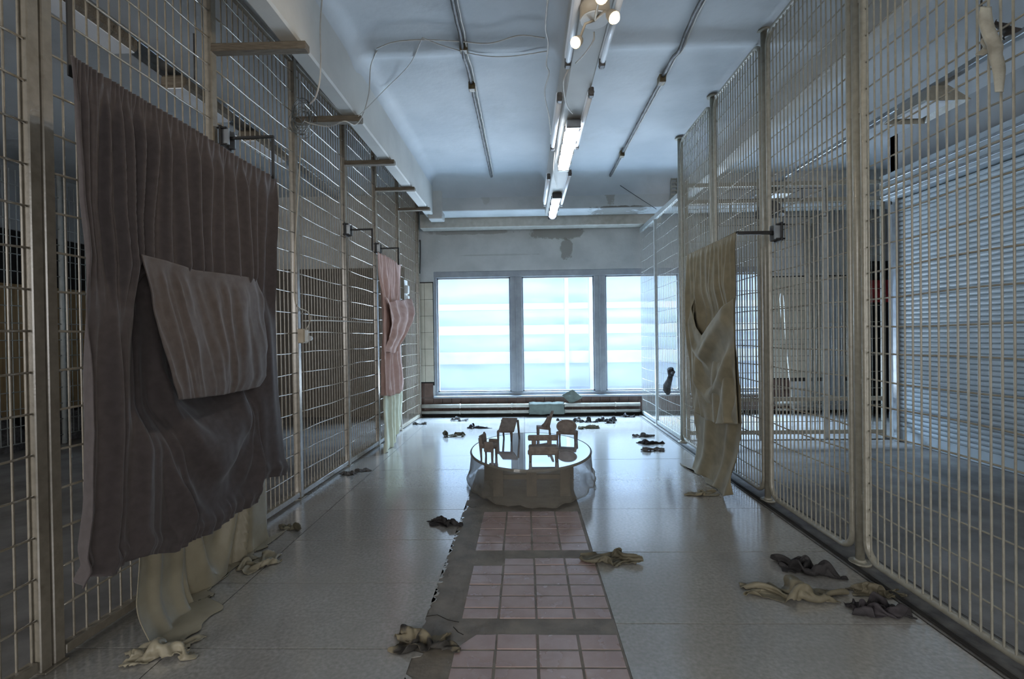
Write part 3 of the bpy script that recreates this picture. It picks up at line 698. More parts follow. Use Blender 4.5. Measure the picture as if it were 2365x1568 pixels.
# cable, socket box on the left fence
sb = empty('socket_box', on_l(694, 776, .03), ANG, 'beige socket box screwed to the left fence post', 'socket')
MB().box(0, -.055, -.058, .05, .03, .058, .006).build('body', M_BOX, sb); MB().box(.05, -.045, -.05, .058, .02, .05, .004).build('cover', M_BOX, sb)
MB().cyl((.055, .035, -.02), (.055, .06, -.02), .02, 12).build('plug', M_PAPER, sb)
cable('cable', [on_l(695, 320, .04), on_l(690, 420, .04), on_l(684, 520, .045), on_l(680, 620, .045), on_l(683, 700, .05), on_l(710, 720, .04), on_l(716, 740, .04), on_l(705, 765, .05)], .005, M_BOX, 'brown cable clipped down the socket post')
cable('cable', [on_l(700, 741, .035), on_l(740, 740, .035), on_l(800, 742, .035), on_l(860, 745, .035)], .006, M_CABLEW, 'white cable tied along the left fence rods')
pp = empty('notice_sheet', on_l(936, 705, .03), ANG, 'white sheet and socket strip hung on the fence behind the pink curtain', 'notice')
MB().box(0, -.05, -.36, .006, .11, .36).build('sheet', M_PAPER, pp); MB().box(.006, -.06, .16, .06, .02, .28, .01).build('socket', M_PAPER, pp); MB().box(.006, -.02, .02, .05, .06, .14, .01).build('socket', M_PAPER, pp)

# ------------------------------------------------------------------ lamps on the joist
def tube_lamp(p0, p1, label, flip_=1):
    p0, p1 = Vector(p0), Vector(p1); t = empty('fluorescent_tube', p0, 0, label, 'light tube', 'bare tubes on the joist'); d = p1-p0
    MB().box(-.022, .02, .006, .022, d.y-.02, .05, .006).build('batten_housing', M_TUBE, t)
    MB().tube([(0, .03, -.012), (d.x, d.y-.03, -.012)], .017, 10).build('tube', M_TUBE, t)
    for y in (0, d.y): MB().box(-.018, y-.025, -.035, .018, y+.025, .03, .006).cyl((0, y-.03, -.012), (0, y+.03, -.012), .02, 10).build('lamp_holder', M_COND, t)
ZT = 3.03
TL = [((1345, -40), (1307, 143), 'nearest bare tube on the left of the joist'), ((1445, -40), (1388, 143), 'nearest bare tube on the right of the joist'),
      ((1291, 225), (1277, 338), 'middle bare tube on the left of the joist'), ((1361, 213), (1335, 335), 'middle bare tube on the right of the joist'),
      ((1267, 408), (1258, 470), 'farthest bare tube on the left of the joist'), ((1312, 400), (1300, 470), 'farthest bare tube on the right of the joist')]
for a, b, lb in TL:
    p0 = on_z(*a, ZT); p1 = on_z(*b, ZT); xm = (p0.x+p1.x)/2
    tube_lamp((xm, p0.y, ZT), (xm, p1.y, ZT), lb)
def strip_lamp(y0, y1, label, mat):
    t = empty('strip_lamp', (.415, y0, 3.045), 0, label, 'lamp', 'strip lamps on the joist'); L_ = y1-y0
    MB().box(-.058, 0, -.03, .058, L_, 0, .006).build('housing', M_BOX, t)
    def fn(u, v):
        a = math.pi*u; e = min(1, v*L_/.03, (1-v)*L_/.03); e = math.sqrt(max(e, 0.0))
        return (-.056*math.cos(a), .01+v*(L_-.02), -.03-.055*math.sin(a)*e)
    MB().grid(fn, 14, 24).build('diffuser', mat, t)
    for y in (0, L_): MB().box(-.06, y-.012, -.075, .06, y+.012, -.005, .008).build('end_cap', M_CABLED if mat is M_LAMPDIM else M_ALU, t)
    for k in range(4):
        for s in (-1, 1): MB().box(s*.06-.006, .12+k*(L_-.24)/3-.015, -.05, s*.06+.006, .12+k*(L_-.24)/3+.015, -.015).build('clip', M_CABLED, t)
    return t
t = strip_lamp(4.06, 5.13, 'bright lit strip lamp on the joist', M_LAMPON)
t = strip_lamp(6.14, 7.25, 'dim bluish strip lamp nearest the window', M_LAMPDIM)
# round ceiling lamp with three spot lamps
rl = empty('spot_cluster', (.385, 2.62, 2.94), 0, 'round ceiling rose with three glowing spot lamps under the joist', 'lamp')
MB().cyl((0, 0, -.0), (0, 0, .11), .078, 24).build('rose', M_BOX, rl); MB().cyl((0, 0, -.008), (0, 0, .0), .074, 24).build('white_disc', M_PAPER, rl)
SP = [on_z(1420, 42, 2.83), on_z(1328, 99, 2.83), on_z(1390, -6, 2.83)]
for k, p in enumerate(SP):
    q = p-Vector((.385, 2.62, 2.94)); hd = Vector((q.x*.5, q.y*.5-.02, -.03))
    d = [Vector((.35, -.55, -.75)), Vector((-.5, -.6, -.6)), Vector((.0, -.75, -.6))][k].normalized()
    MB().tube([(0, 0, -.005), hd, q-d*.05], .007, 8).build('arm', M_BOX, rl)
    h_ = MB().tube([q-d*.07, q-d*.045, q-d*.005], .028, 14, rads=[.014, .026, .03]).build('spot_head', M_BOX, rl)
    MB().sphere(q+d*.0, .024, 12).build('bulb', M_HALO, h_)
    l = bpy.data.lights.new('spot_bulb', 'SPOT'); l.energy = [10, 26, 8][k]; l.color = (1, .84, .62); l.spot_size = math.radians(100); l.spot_blend = .5; l.shadow_soft_size = .03
    lo = bpy.data.objects.new('spot_bulb', l); COL.objects.link(lo); lo.location = p+d*.03
    aim = [Vector((1.8, 2.0, 2.0)), Vector((-1.9, 1.7, 2.6)), Vector((0, 1.0, 1.5))][k]-lo.location
    lo.rotation_euler = aim.to_track_quat('-Z', 'Y').to_euler()

# ------------------------------------------------------------------ draped cloth
def poly_fn(P):
    P = [Vector((*p, 0)) for p in P]; D = [0]
    for a, b in zip(P[:-1], P[1:]): D.append(D[-1]+(b-a).length)
    def fn(t):
        d = t*D[-1]
        for i in range(len(P)-1):
            if d <= D[i+1] or i == len(P)-2:
                k = (d-D[i])/max(D[i+1]-D[i], 1e-6); return P[i].lerp(P[i+1], min(max(k, 0), 1))
    return fn
def coons(T, B, L_, R_):
    t, b, l, r = poly_fn(T), poly_fn(B), poly_fn(L_), poly_fn(R_)
    c00, c10, c01, c11 = t(0), t(1), b(0), b(1)
    def fn(u, v):
        return (t(u)*(1-v)+b(u)*v)+(l(v)*(1-u)+r(v)*u)-(c00*(1-u)*(1-v)+c10*u*(1-v)+c01*(1-u)*v+c11*u*v)
    return fn
def sm(a, b, x):
    t = min(max((x-a)/(b-a), 0), 1); return t*t*(3-2*t)
def cloth(name, mat, parent, org, outline, X, off, nu, nv, sign=1, thick=.004, zmin=.006):
    """a hanging sheet: outline lies in the vertical plane x = X, off(u, v) bulges it along the plane's normal"""
    c = coons(*outline); o = Vector(org)
    def fn(u, v):
        q = c(u, v); p = on_x(q.x, q.y, X); d = off(u, v)
        dx, dy = d if isinstance(d, tuple) else (d, 0.0)
        return Vector((p.x+sign*dx, p.y+dy, max(p.z, zmin)))-o
    return MB().grid(fn, nu, nv).build(name, mat, parent, solid=thick)
TAU = 2*math.pi
def pleat(u, n, w, seed): return math.sin(TAU*(n*u+w*fbm(u*2.3, seed, 0, 3)))

# --- brown curtain
BX = -1.565
o0 = (BX, 2.4, 0)
bc = empty('hanging_curtain', o0, 0, 'large dark brown curtain with a hanging pocket flap on the left fence', 'curtain')
def fold(x):
    """rounded crest, narrow valley"""
    c_ = .5+.5*math.cos(TAU*x); return c_**2.4*2-1
def off_body(u, v):
    up = 1-sm(.36, .50, v)
    # pleats above the pocket converge on its corners
    uu = u+.055*sm(.05, .42, v)*math.sin(math.pi*sm(.05, .55, u))
    w1 = .7*fbm(u*2.1, 3.3, 0, 1)
    a = .007*math.sin(TAU*(46*u+1.2*fbm(u*6, 1)))*math.exp(-v/.05)
    a += up*sm(.0, .10, v)*(.022*fold(17*uu+w1)*(.4+.6*sm(.1, .3, u))+.005*fold(29*uu+1.2*w1))
    a += up*sm(.03, .3, v)*.018*math.sin(TAU*(3.6*uu+.3))
    lo = sm(.40, .62, v)
    a += lo*(1-.9*math.exp(-((u-.64)/.2)**2))*(.022*fold(6.2*(u-.03*v)+.15)+.008*fold(13*u+.4*w1))
    m = sm(.25, .32, u)*(1-sm(.90, .97, u))*sm(.34, .42, v)*(1-sm(.66, .78, v))
    a -= .085*m
    s = sm(.38, .48, u)*(1-sm(.82, .92, u))*sm(.56, .66, v)*(1-sm(.92, .99, v))
    p = (v-.60)/.34+.9*((u-.66)/.24)**2
    a += s*(.034*fold(1.1*p+.35)+.010*fold(2.7*p))+s*.02
    a += sm(.93, .985, v)*(.007*math.sin(TAU*(27*u+1.8*fbm(u*5, 2)))+.022*math.sin(math.pi*sm(.93, 1.0, v)))
    a += .012*fbm(u*2.5, v*2.5, 4)
    return a+.02
brown_out = ([(150,128),(300,218),(420,290),(540,362),(632,412)],
             [(157,1360),(175,1335),(240,1330),(296,1298),(318,1282),(395,1276),(430,1250),(480,1232),(540,1188),(580,1164),(600,1134),(607,1105),(652,1096)],
             [(150,128),(157,300),(160,450),(178,590),(183,800),(187,1000),(178,1200),(157,1360)],
             [(632,412),(629,560),(627,700),(634,850),(645,1000),(652,1096)])
cloth('curtain_body', M_BROWN, bc, o0, brown_out, BX, off_body, 320, 170)
def off_flap(u, v):
    a = .045+.07*sm(0, 1, v)*(1-.55*u)
    a += sm(.02, .2, v)*(.008*fold(6*(u+.05*v)+.8*fbm(u*3, 4))*(1-.5*sm(.3, 1, v))+.003*fold(11*(u-.05*v)+.9*fbm(u*4, 9)))
    a += .014*fbm(u*3.2+v*1.2, v*2.0, 8, 3)
    a -= .03*sm(.9, 1, u)
    return a
cloth('pocket_flap', M_BROWN2, bc, o0, ([(300,587),(360,602),(430,624),(520,635),(560,641),(586,646)], [(352,924),(400,920),(470,912),(540,900),(580,890)],
      [(300,587),(318,680),(328,800),(340,880),(352,924)], [(586,646),(599,690),(603,800),(598,868),(580,890)]), BX, off_flap, 90, 70)
# beige cloth hanging behind it, down to the floor
SX = -1.71
bs = empty('under_cloth', (SX, 2.5, 0), 0, 'beige satin cloth hanging below the brown curtain and trailing on the floor', 'cloth')
def off_sat(u, v):
    near = 1-sm(.30, .42, u)
    a = near*(.012*fold(6*u+.2*v+.1)+.03*sm(.6, 1, v))
    s = sm(.32, .42, u)*(1-sm(.80, .90, u)); p = v*.9+1.1*((u-.58)/.24)**2
    a += s*(.03*fold(1.25*p+.2)+.008*fold(3.3*p+.4*u))+.004*fbm(u*5, v*4, 5, 2)
    a += .05*sm(.78, 1, v)+near*.12*sm(.45, 1, v)
    return a+.03
cloth('cloth_body', M_BEIGE, bs, (SX, 2.5, 0), ([(305,1230),(400,1200),(500,1150),(600,1090)], [(296,1566),(370,1530),(440,1480),(500,1430),(560,1370),(600,1340),(640,1310)],
      [(305,1230),(305,1310),(300,1400),(292,1490),(296,1566)], [(600,1090),(604,1160),(606,1220),(616,1270),(640,1310)]), SX, off_sat, 130, 60)
import numpy as np
def crumple(a, b, h, seed, n=34, m=22, steps=45):
    """a ragged sheet of cloth bunched up in the air and dropped on the floor (position based relaxation); returns points and a keep mask"""
    r = np.random.RandomState(int(seed*100) % 9973)
    cx, cy = .66, .52                                   # how far it is pushed together
    A, B = 2*a/cx, 2*b/cy
    s, t = np.meshgrid(np.linspace(-.5, .5, n), np.linspace(-.5, .5, m), indexing='ij')
    P = np.zeros((n, m, 3)); P[..., 0] = s*A*cx; P[..., 1] = t*B*cy
    Z = np.zeros((n, m))
    for k in range(7):                                  # long random buckles
        th = r.normal(1.57 if k % 2 else .5, .5); f = r.uniform(.7, 1.7); ph = r.uniform(0, 6.28)
        d = (np.cos(th)*s+np.sin(th)*t*.8)*f*6.28+ph
        Z += r.uniform(.3, 1)*(1-np.abs((d/np.pi) % 2-1)*2)
    Z = (Z-Z.min())/(Z.max()-Z.min())
    P[..., 2] = Z**1.5*h*2.0+.01
    P[..., 0] += .10*a*np.sin(Z*9+r.uniform(0, 6)); P[..., 1] += .2*b*np.cos(Z*8+r.uniform(0, 6))
    lx, ly = A/(n-1), B/(m-1); ld = (lx*lx+ly*ly)**.5; V = np.zeros_like(P)
    def con(i, j, L0, k, only_min=False):
        d = j-i; q = np.sqrt((d*d).sum(-1, keepdims=True))+1e-9; c = (q-L0)/q*d*.5*k
        if only_min: c = np.where(q < L0, c, 0)
        i += c; j -= c
    g = h*.006
    for st in range(steps):
        Q = P.copy(); P += V*.86; P[..., 2] -= g
        for it in range(4):
            for o in (0, 1):
                x = P[o+1::2]; con(P[o::2][:len(x)], x, lx, 1.0)
                x = P[:, o+1::2]; con(P[:, o::2][:, :x.shape[1]], x, ly, 1.0)
            con(P[:-1, :-1], P[1:, 1:], ld, .2); con(P[1:, :-1], P[:-1, 1:], ld, .2)
            for K, w in ((2, .6), (5, .5)):
                for o in range(2*K):
                    x = P[o+K::2*K]; con(P[o::2*K][:len(x)], x, lx*K*(.96 if K == 2 else .80), w, True)
                    x = P[:, o+K::2*K]; con(P[:, o::2*K][:, :x.shape[1]], x, ly*K*(.96 if K == 2 else .72), w, True)
            P[..., 2] = np.maximum(P[..., 2], .004)
        fl = P[..., 2] < .006
        P[..., :2] = np.where(fl[..., None], Q[..., :2]*.9+P[..., :2]*.1, P[..., :2])
        V = P-Q
    # ragged outline
    ang = np.arctan2(t, s); rad = np.zeros_like(s)
    for k in range(1, 6): rad += r.normal(0, .10/k**.5)*np.cos(k*ang+r.uniform(0, 6.28))
    keep = np.maximum(np.abs(s), np.abs(t)) < .5*(.93+rad)
    c = P.reshape(-1, 3); kk = keep.reshape(-1)
    for ax, w in ((0, a), (1, b)):
        lo, hi = c[kk, ax].min(), c[kk, ax].max(); c[:, ax] -= (lo+hi)/2; c[:, ax] *= min(1.5, 2*w/(hi-lo))
    c[:, 2] = .004+(c[:, 2]-.004)*min(1.6, h/max(c[kk, 2].max(), 1e-3))
    return c, keep
def rag_mesh(c, keep, nu, nv, rz=0.0, shift=(0, 0, 0)):
    C2, S2 = math.cos(rz), math.sin(rz); mb = MB()
    fs = [(i*nv+j, i*nv+j+1, (i+1)*nv+j+1, (i+1)*nv+j) for i in range(nu-1) for j in range(nv-1) if keep[i, j] and keep[i+1, j] and keep[i, j+1] and keep[i+1, j+1]]
    used = sorted({k for f in fs for k in f}); ix = {k: n for n, k in enumerate(used)}
    return mb.add([(p[0]*C2-p[1]*S2+shift[0], p[0]*S2+p[1]*C2+shift[1], p[2]+shift[2]) for p in (c[k] for k in used)], [tuple(ix[k] for k in f) for f in fs], True)
def puddle(parent, org, x, y, a, b, h, rz, seed, mat, name='floor_fold', nu=40, nv=26):
    c, keep = crumple(a, b, h, seed, nu, nv)
    return rag_mesh(c, keep, nu, nv, rz, (x-org[0], y-org[1], -org[2])).build(name, mat, parent, solid=.003)
q = on_z(372, 1512); puddle(bs, (SX, 2.5, 0), q.x, q.y, .15, .085, .07, .35, 3, M_BEIGE)
q = on_z(600, 1306); puddle(bs, (SX, 2.5, 0), q.x, q.y+.02, .13, .08, .05, 1.0, 5.2, M_BEIGE)

# --- bracket arms
def arm(px_plate, px_tip, drop_to, label, side):
    P = on_l(*px_plate, .062) if side < 0 else on_x(*px_plate, RX-.055)
    t = empty('curtain_bracket', P, ANG if side < 0 else 0, label, 'curtain bracket')
    s = -side; X1 = abs(on_y(*px_tip, P.y).x-P.x)
    MB().box(-.012*s, -.055, -.065, .0, .055, .065, .003).build('clamp_plate', M_STEELB, t)
    for y in (-.042, .042):
        for z in (-.05, .05): MB().cyl((-.028*s, y, z), (.03*s, y, z), .006, 8).build('bolt', M_STEELB, t)
    MB().box(s*.0, -.035, -.05, s*.04, -.025, .05).box(s*.0, .025, -.05, s*.04, .035, .05).build('fork', M_ALU, t)
    th = .008 if side < 0 else .012
    MB().box(0, -th, -th, s*X1, th, th, .002).build('rod_arm', M_STEELB, t)
    if drop_to:
        q = on_y(*drop_to, P.y); MB().box(s*X1-s*.016, -.006, q.z-P.z, s*X1, .006, 0, .001).build('drop_rod', M_STEELB, t)
    return P
arm((522, 320), (635, 326), (632, 414), 'black bracket arm holding the far end of the brown curtain', -1)
arm((802, 531), (862, 528), (866, 580), 'black bracket arm holding the near end of the pink curtain', -1)
arm((872, 574), (922, 571), (924, 612), 'black bracket arm holding the far end of the pink curtain', -1)
# near end of the brown curtain rod
t = empty('curtain_bracket', (BX-.02, 1.72, 2.25), 0, 'black bracket strip at the near top corner of the brown curtain', 'curtain bracket')
MB().box(-.006, -.012, -.02, .0, .012, .40, .002).build('strip', M_STEELB, t); MB().box(-.24, -.012, .36, -.01, .012, .39, .002).build('rod_arm', M_STEELB, t); MB().box(-.012, .0, .0, .0, 1.4, .014, .002).build('curtain_rod', M_STEELB, t)

# --- pink curtain
PX = -1.53; o1 = (PX, 5.6, 0)
pc = empty('hanging_curtain', o1, 0, 'pink curtain with a sagging pocket hung far along the left fence', 'curtain')
cloth('curtain_body', M_PINK, pc, o1, ([(872,582),(900,596),(925,612)], [(884,913),(905,915),(922,905),(932,902)], [(872,582),(880,690),(881,800),(884,913)], [(925,612),(924,700),(927,800),(932,902)]), PX,
      lambda u, v: .012*pleat(u, 9, .9, 2)*(1-.4*v)+.03*pleat(u+.1*v, 3.5, .8, 4)*sm(0, .3, v)+sm(.93, 1, v)*.012*pleat(u, 16, 1, 5)+.02*fbm(u*3, v*4, 2), 80, 80)
cloth('pocket_flap', M_PINK, pc, o1, ([(878,686),(890,700),(902,692),(915,694),(938,690)], [(882,812),(895,816),(906,814),(913,800)], [(878,686),(883,740),(884,780),(882,812)], [(938,690),(931,730),(920,765),(913,800)]), PX,
      lambda u, v: .05+.10*math.sin(math.pi*min(v*1.1, 1))*(.4+.6*u)+.02*pleat(u+.3*v, 3, .8, 6)+.015*fbm(u*5, v*5, 1), 50, 50)
cloth('lining_cloth', M_PALE, pc, o1, ([(886,905),(905,908),(926,900)], [(890,1046),(899,1050),(910,1024),(922,985)], [(886,905),(886,960),(888,1005),(890,1046)], [(926,900),(926,930),(924,960),(922,985)]), PX-.05,
      lambda u, v: .02*pleat(u, 4, .8, 9)+.01*fbm(u*4, v*3, 2), 50, 50)
cloth('lining_back', M_WOOD, pc, o1, ([(918,908),(926,908)], [(914,1020),(921,990)], [(918,908),(914,1020)], [(926,908),(926,950),(921,990)]), PX-.10, lambda u, v: .0, 10, 16)
MB().box(-.07, -.09, .0, -.05, -.03, .10).build('weight_tab', M_PALE, pc)

# --- olive curtain on the right
OX = 1.56; o2 = (OX, 4.2, 0)
oc = empty('hanging_curtain', o2, 0, 'olive beige curtain with deep folds hung from the right fence', 'curtain')
def off_oli(u, v):
    w1 = .8*fbm(u*2.2, 5, 0, 2)
    a = .010*fold(12*u+w1)*(1-sm(.45, .7, v))*sm(0, .06, v)+.005*math.sin(TAU*26*u)*math.exp(-v/.04)
    a += .018*fold(3.6*u+.3*w1+.1)*sm(.05, .3, v)
    a -= .05*sm(.12, .3, u)*(1-sm(.78, .95, u))*sm(.22, .4, v)*(1-sm(.55, .75, v))
    a += .016*fold(2.2*(u-.5*v)+.3)*sm(.5, .7, v)
    return a+.01
cloth('curtain_body', M_OLIVE, oc, o2, ([(1590,588),(1630,570),(1670,552),(1702,536)], [(1604,944),(1630,968),(1650,976),(1706,978)], [(1590,588),(1589,680),(1591,800),(1597,890),(1604,944)], [(1702,536),(1698,640),(1695,720),(1699,850),(1706,978)]), OX,
      off_oli, 110, 130, -1)
def off_opk(u, v):
    e = sm(0, .12, u)*(1-sm(.86, 1, u))
    d = v+.55*abs(u-.38)                                   # drooping V folds below the pocket mouth
    a = .008+e*(.055*math.exp(-((v-.12)/.22)**2)+.03*fold(2.1*d+.45)*sm(.05, .25, v)*(1-.5*sm(.6, 1, v)))
    a += e*.02*fold(1.8*(u+.45*v)+.1)*sm(.35, .7, v)
    return a
cloth('pocket_fold', M_OLIVE, oc, o2, ([(1604,690),(1620,755),(1634,775),(1650,752),(1697,688)], [(1604,946),(1630,970),(1650,978),(1707,980)], [(1604,690),(1599,760),(1600,860),(1604,946)], [(1697,688),(1697,740),(1700,850),(1707,980)]), OX,
      off_opk, 90, 90, -1)
def off_olow(u, v):
    return (.018*fold(2.4*(u+.35*v))+.025*math.sin(TAU*(.8*u+.5*v))+.09*sm(.45, 1, v)*(1-.5*u), 0.0)
cloth('curtain_lower', M_OLIVE, oc, o2, ([(1606,940),(1640,965),(1700,970)], [(1592,1150),(1640,1162),(1712,1142)], [(1606,940),(1612,1020),(1606,1090),(1592,1150)], [(1700,970),(1701,1040),(1708,1100),(1712,1142)]), OX+.05, off_olow, 70, 60, -1)
q = on_z(1618, 1142); puddle(oc, o2, q.x, q.y, .14, .06, .03, .05, 12, M_OLIVE)
arm((1796, 537), (1703, 537), None, 'thick black bracket arm holding the olive curtain', 1)
MB().cyl((0, -.52, 2.03), (0, .56, 2.03), .008, 8).build('curtain_rod', M_STEELB, oc)

# ------------------------------------------------------------------ platform
PCX, PCY, PRX, PRY, PZ = .035, 4.47, .525, .71, .28
pf = empty('round_platform', (PCX, PCY, 0), 0, 'low oval platform with a mirror glossy white top and sheer cloth skirt', 'platform')
tp = MB(); N = 72
tp.prism([(PRX*math.cos(TAU*i/N), PRY*math.sin(TAU*i/N)) for i in range(N)], PZ-.022, PZ); tp.build('platform_top', M_GLOSSW, pf)
def skirt(u, v):
    a = TAU*u; w = 1+.03*v+.10*v*v*max(0, fbm(math.cos(a)*1.5, math.sin(a)*1.5, 3))+.012*v*math.sin(a*23+3*fbm(u*9, 2))+.02*v*fbm(math.cos(a)*4, math.sin(a)*4, v*1.5)
    hem = .012+.04*max(0, fbm(math.cos(a)*3, math.sin(a)*3, 8)); bulge = .05*math.exp(-((v-.9)/.12)**2)*(1 if math.sin(a) < .3 else .3)
    z = PZ+.004-(PZ+.002-hem)*v
    if v > .93: z = hem+.012*math.sin(a*9)*0+max(0, (1-v))*.1
    return (PRX*(w+bulge+.012)*math.cos(a), PRY*(w+bulge*.8+.010)*math.sin(a), max(z, .004))
MB().grid(skirt, 220, 26, True, True).build('cloth_skirt', M_SHEER, pf)
MB().tube([(PRX*1.012*math.cos(TAU*i/N), PRY*1.01*math.sin(TAU*i/N), PZ-.008) for i in range(N)], .010, 6, closed=True).build('skirt_hem', M_SHEER, pf)
for x in (-.27, 0, .27):
    MB().box(x-.04, -.47, .0, x+.04, -.44, PZ-.03).build('support_board', M_PLYW, pf); MB().box(x-.07, .45, .0, x+.07, .48, PZ-.03).build('support_board', M_PLYW, pf)
for z in (.13,): MB().box(-.33, -.44, z, .33, -.41, z+.035).build('cross_bar', M_PLYW, pf)
MB().box(-.42, -.02, .0, -.30, .02, PZ-.03).box(.26, -.02, .0, .38, .02, PZ-.03).build('middle_support', M_PLYW, pf)

# ------------------------------------------------------------------ small clay chairs on the platform
def chair(p, rz, label): return empty('toy_chair', (p.x, p.y, PZ+.001), rz, label, 'toy chair', 'clay chairs on the platform')
def part(t, name, mb): return mb.build(name, M_CLAY, t)
def leg(t, x, y, z, r=.012, r1=.008, lean=(0, 0)): part(t, 'leg', MB().tube([(x+lean[0], y+lean[1], 0), (x, y, z)], r, 8, rads=[r1, r]))
# bench like chair in front
c = on_z(1255, 1066, PZ); t = chair(c, 0, 'clay chair nearest the camera with a slotted straight back')
part(t, 'seat', MB().box(-.118, -.0, .070, .118, .12, .115, .010)); part(t, 'front_apron', MB().box(-.125, -.014, .052, .125, .012, .098, .010))
part(t, 'backrest', MB().box(-.122, .098, .145, .122, .122, .192, .008)); part(t, 'back_post', MB().box(-.092, .10, .10, -.054, .118, .155, .005)); part(t, 'back_post', MB().box(.036, .10, .10, .074, .118, .155, .005))
for x in (-.104, .104): leg(t, x, .0, .075, .014, .010)
for x in (-.104, .118): leg(t, x, .11, .075, .014, .010)
# armchair at the left
c = on_z(1116, 1056, PZ); t = chair(c, -.25, 'clay armchair on the left side of the platform')
part(t, 'seat', MB().box(-.0, -.06, .085, .11, .06, .12, .008)); part(t, 'arm_side', MB().box(.03, -.072, .06, .11, -.055, .145, .006)); part(t, 'arm_side', MB().box(.03, .055, .06, .11, .072, .145, .006))
part(t, 'backrest', MB().obox((.0, 0, .15), Vector((1, 0, .12)).normalized(), Vector((0, 1, 0)), Vector((-.12, 0, 1)).normalized(), .011, .06, .04)); part(t, 'back_post', MB().tube([(.005, -.06, 0), (.0, -.06, .1), (-.012, -.06, .172)], .012, 8, rads=[.008, .013, .009])); part(t, 'back_post', MB().tube([(.005, .06, 0), (.0, .06, .1), (-.01, .06, .2)], .012, 8, rads=[.008, .013, .009]))
for y in (-.055, .055): leg(t, .098, y, .1, .014, .010)
# slanted lounge chair at the back left
c = on_z(1166, 1021, PZ); t = chair(c, -.12, 'clay lounge chair with a slanted square panel at the back left')
part(t, 'slanted_panel', MB().obox((.02, .08, .15), Vector((1, 0, 0)), Vector((.06, .75, .45)).normalized(), Vector((0, -.45, .75)).normalized(), .074, .092, .010)); part(t, 'seat_edge', MB().box(-.072, -.012, .09, .074, .012, .115, .006))
for x in (-.064, .064): leg(t, x, .0, .10, .013, .009)
for x in (-.05, .105): leg(t, x, .155, .185, .012, .009, (.012, .02))
# tall chair at the back
c = on_z(1256, 1008, PZ); t = chair(c, .1, 'tall clay chair with a tapering high back at the rear of the platform')
part(t, 'seat', MB().add([(-.066, -.055, .088), (.05, -.06, .072), (.05, .06, .072), (-.066, .055, .088), (-.066, -.055, .106), (.05, -.06, .10), (.05, .06, .10), (-.066, .055, .106)], [(0, 3, 2, 1), (4, 5, 6, 7), (0, 1, 5, 4), (1, 2, 6, 5), (2, 3, 7, 6), (3, 0, 4, 7)]))
bk = MB()
def bfn(u, v):
    w = .06*(1-v)**.8+.016; th = .012+.01*(1-v); a = TAU*u
    return (.03+.062*v+.02*(1-v)**2*0+th*math.cos(a), w*math.sin(a), .08+.175*v)
bk.grid(bfn, 18, 12, True, True); bk.add([bfn(i/18, 1) for i in range(18)], [tuple(range(18))]); part(t, 'backrest', bk); part(t, 'back_curve', MB().tube([(-.02, 0, .10), (.02, 0, .115), (.045, 0, .15), (.06, 0, .2)], .03, 10, rads=[.012, .028, .03, .02]))
for x, y in ((-.058, -.045), (-.058, .045), (.052, -.05)): leg(t, x, y, .09, .011, .008)
part(t, 'leg', MB().tube([(.075, .05, 0), (.06, .05, .09)], .01, 8, rads=[.007, .012]))
# round backed chair
c = on_z(1308, 1020, PZ); t = chair(c, -.25, 'clay chair with a round disc back at the right of the platform')
def disc(u, v):
    a = TAU*u; return (.0+.098*math.cos(a)*math.sin(math.pi*v), -.004+.012*math.cos(math.pi*v)+.05*((math.sin(a)*math.sin(math.pi*v)+1)/2), .142+.062*math.sin(a)*math.sin(math.pi*v))
part(t, 'round_back', MB().grid(disc, 30, 10, True, True)); part(t, 'rim', MB().tube([(.088*math.cos(TAU*i/30), -.012+.05*((math.sin(TAU*i/30)+1)/2), .142+.054*math.sin(TAU*i/30)) for i in range(30)], .009, 7, closed=True))
part(t, 'seat', MB().box(-.09, .0, .072, .09, .12, .092, .008)); part(t, 'apron', MB().box(-.094, -.012, .068, .094, .006, .096, .006))
for x in (-.084, .084): leg(t, x, -.004, .085, .012, .008); leg(t, x, .112, .085, .012, .008)

# ------------------------------------------------------------------ heating pipes, rags at the window
for i, (z, r, lb) in enumerate(((.175, .030, 'upper cream heating pipe below the window'), (.075, .027, 'lower cream heating pipe at the foot of the window wall'))):
    p = empty('heating_pipe', (-1.68, YB-.09, z), 0, lb, 'pipe', 'heating pipes below the window')
    MB().cyl((0, 0, 0), (3.49, 0, 0), r, 12).build('pipe_run', M_PIPE, p)
    for x in (.62, 1.45, 2.3, 3.1): MB().cyl((x-.012, 0, 0), (x+.012, 0, 0), r+.006, 12).build('pipe_collar', M_PIPE, p)
M_GAUZE = material('green_grey_cloth', rgb(104, 112, 106), .85, rgb(86, 94, 88), 10, .2, 150)
m = MB(); ya = YB-.150
def gz(u, v):
    x = .04+.56*u+.02*fbm(u*3, v*3); z = .215-.185*v+.012*fbm(u*4, v*2, 3); return (x, ya-.01-.012*math.sin(u*9)*v-.02*v+(.045 if v < .08 else 0), max(z+.012, .006))
tag(m.grid(gz, 30, 14).build('draped_rag', M_GAUZE, None, solid=.003), 'green grey cloth draped over the heating pipes below the window', 'rag')
q = [on_y(x, y, YB-.07) for x, y in ((1322, 898), (1345, 918), (1318, 933), (1297, 912))]
m = MB()
def sq(u, v):
    p = (q[0]*(1-u)+q[1]*u)*(1-v)+(q[3]*(1-u)+q[2]*u)*v; return (p.x, p.y+.02*fbm(u*3, v*3, 2)-.012*math.sin(3*u+2*v)-.02, p.z)
tag(m.grid(sq, 14, 14).build('pinned_rag', M_GAUZE, None, solid=.003), 'pale square cloth caught on the window sill', 'rag')

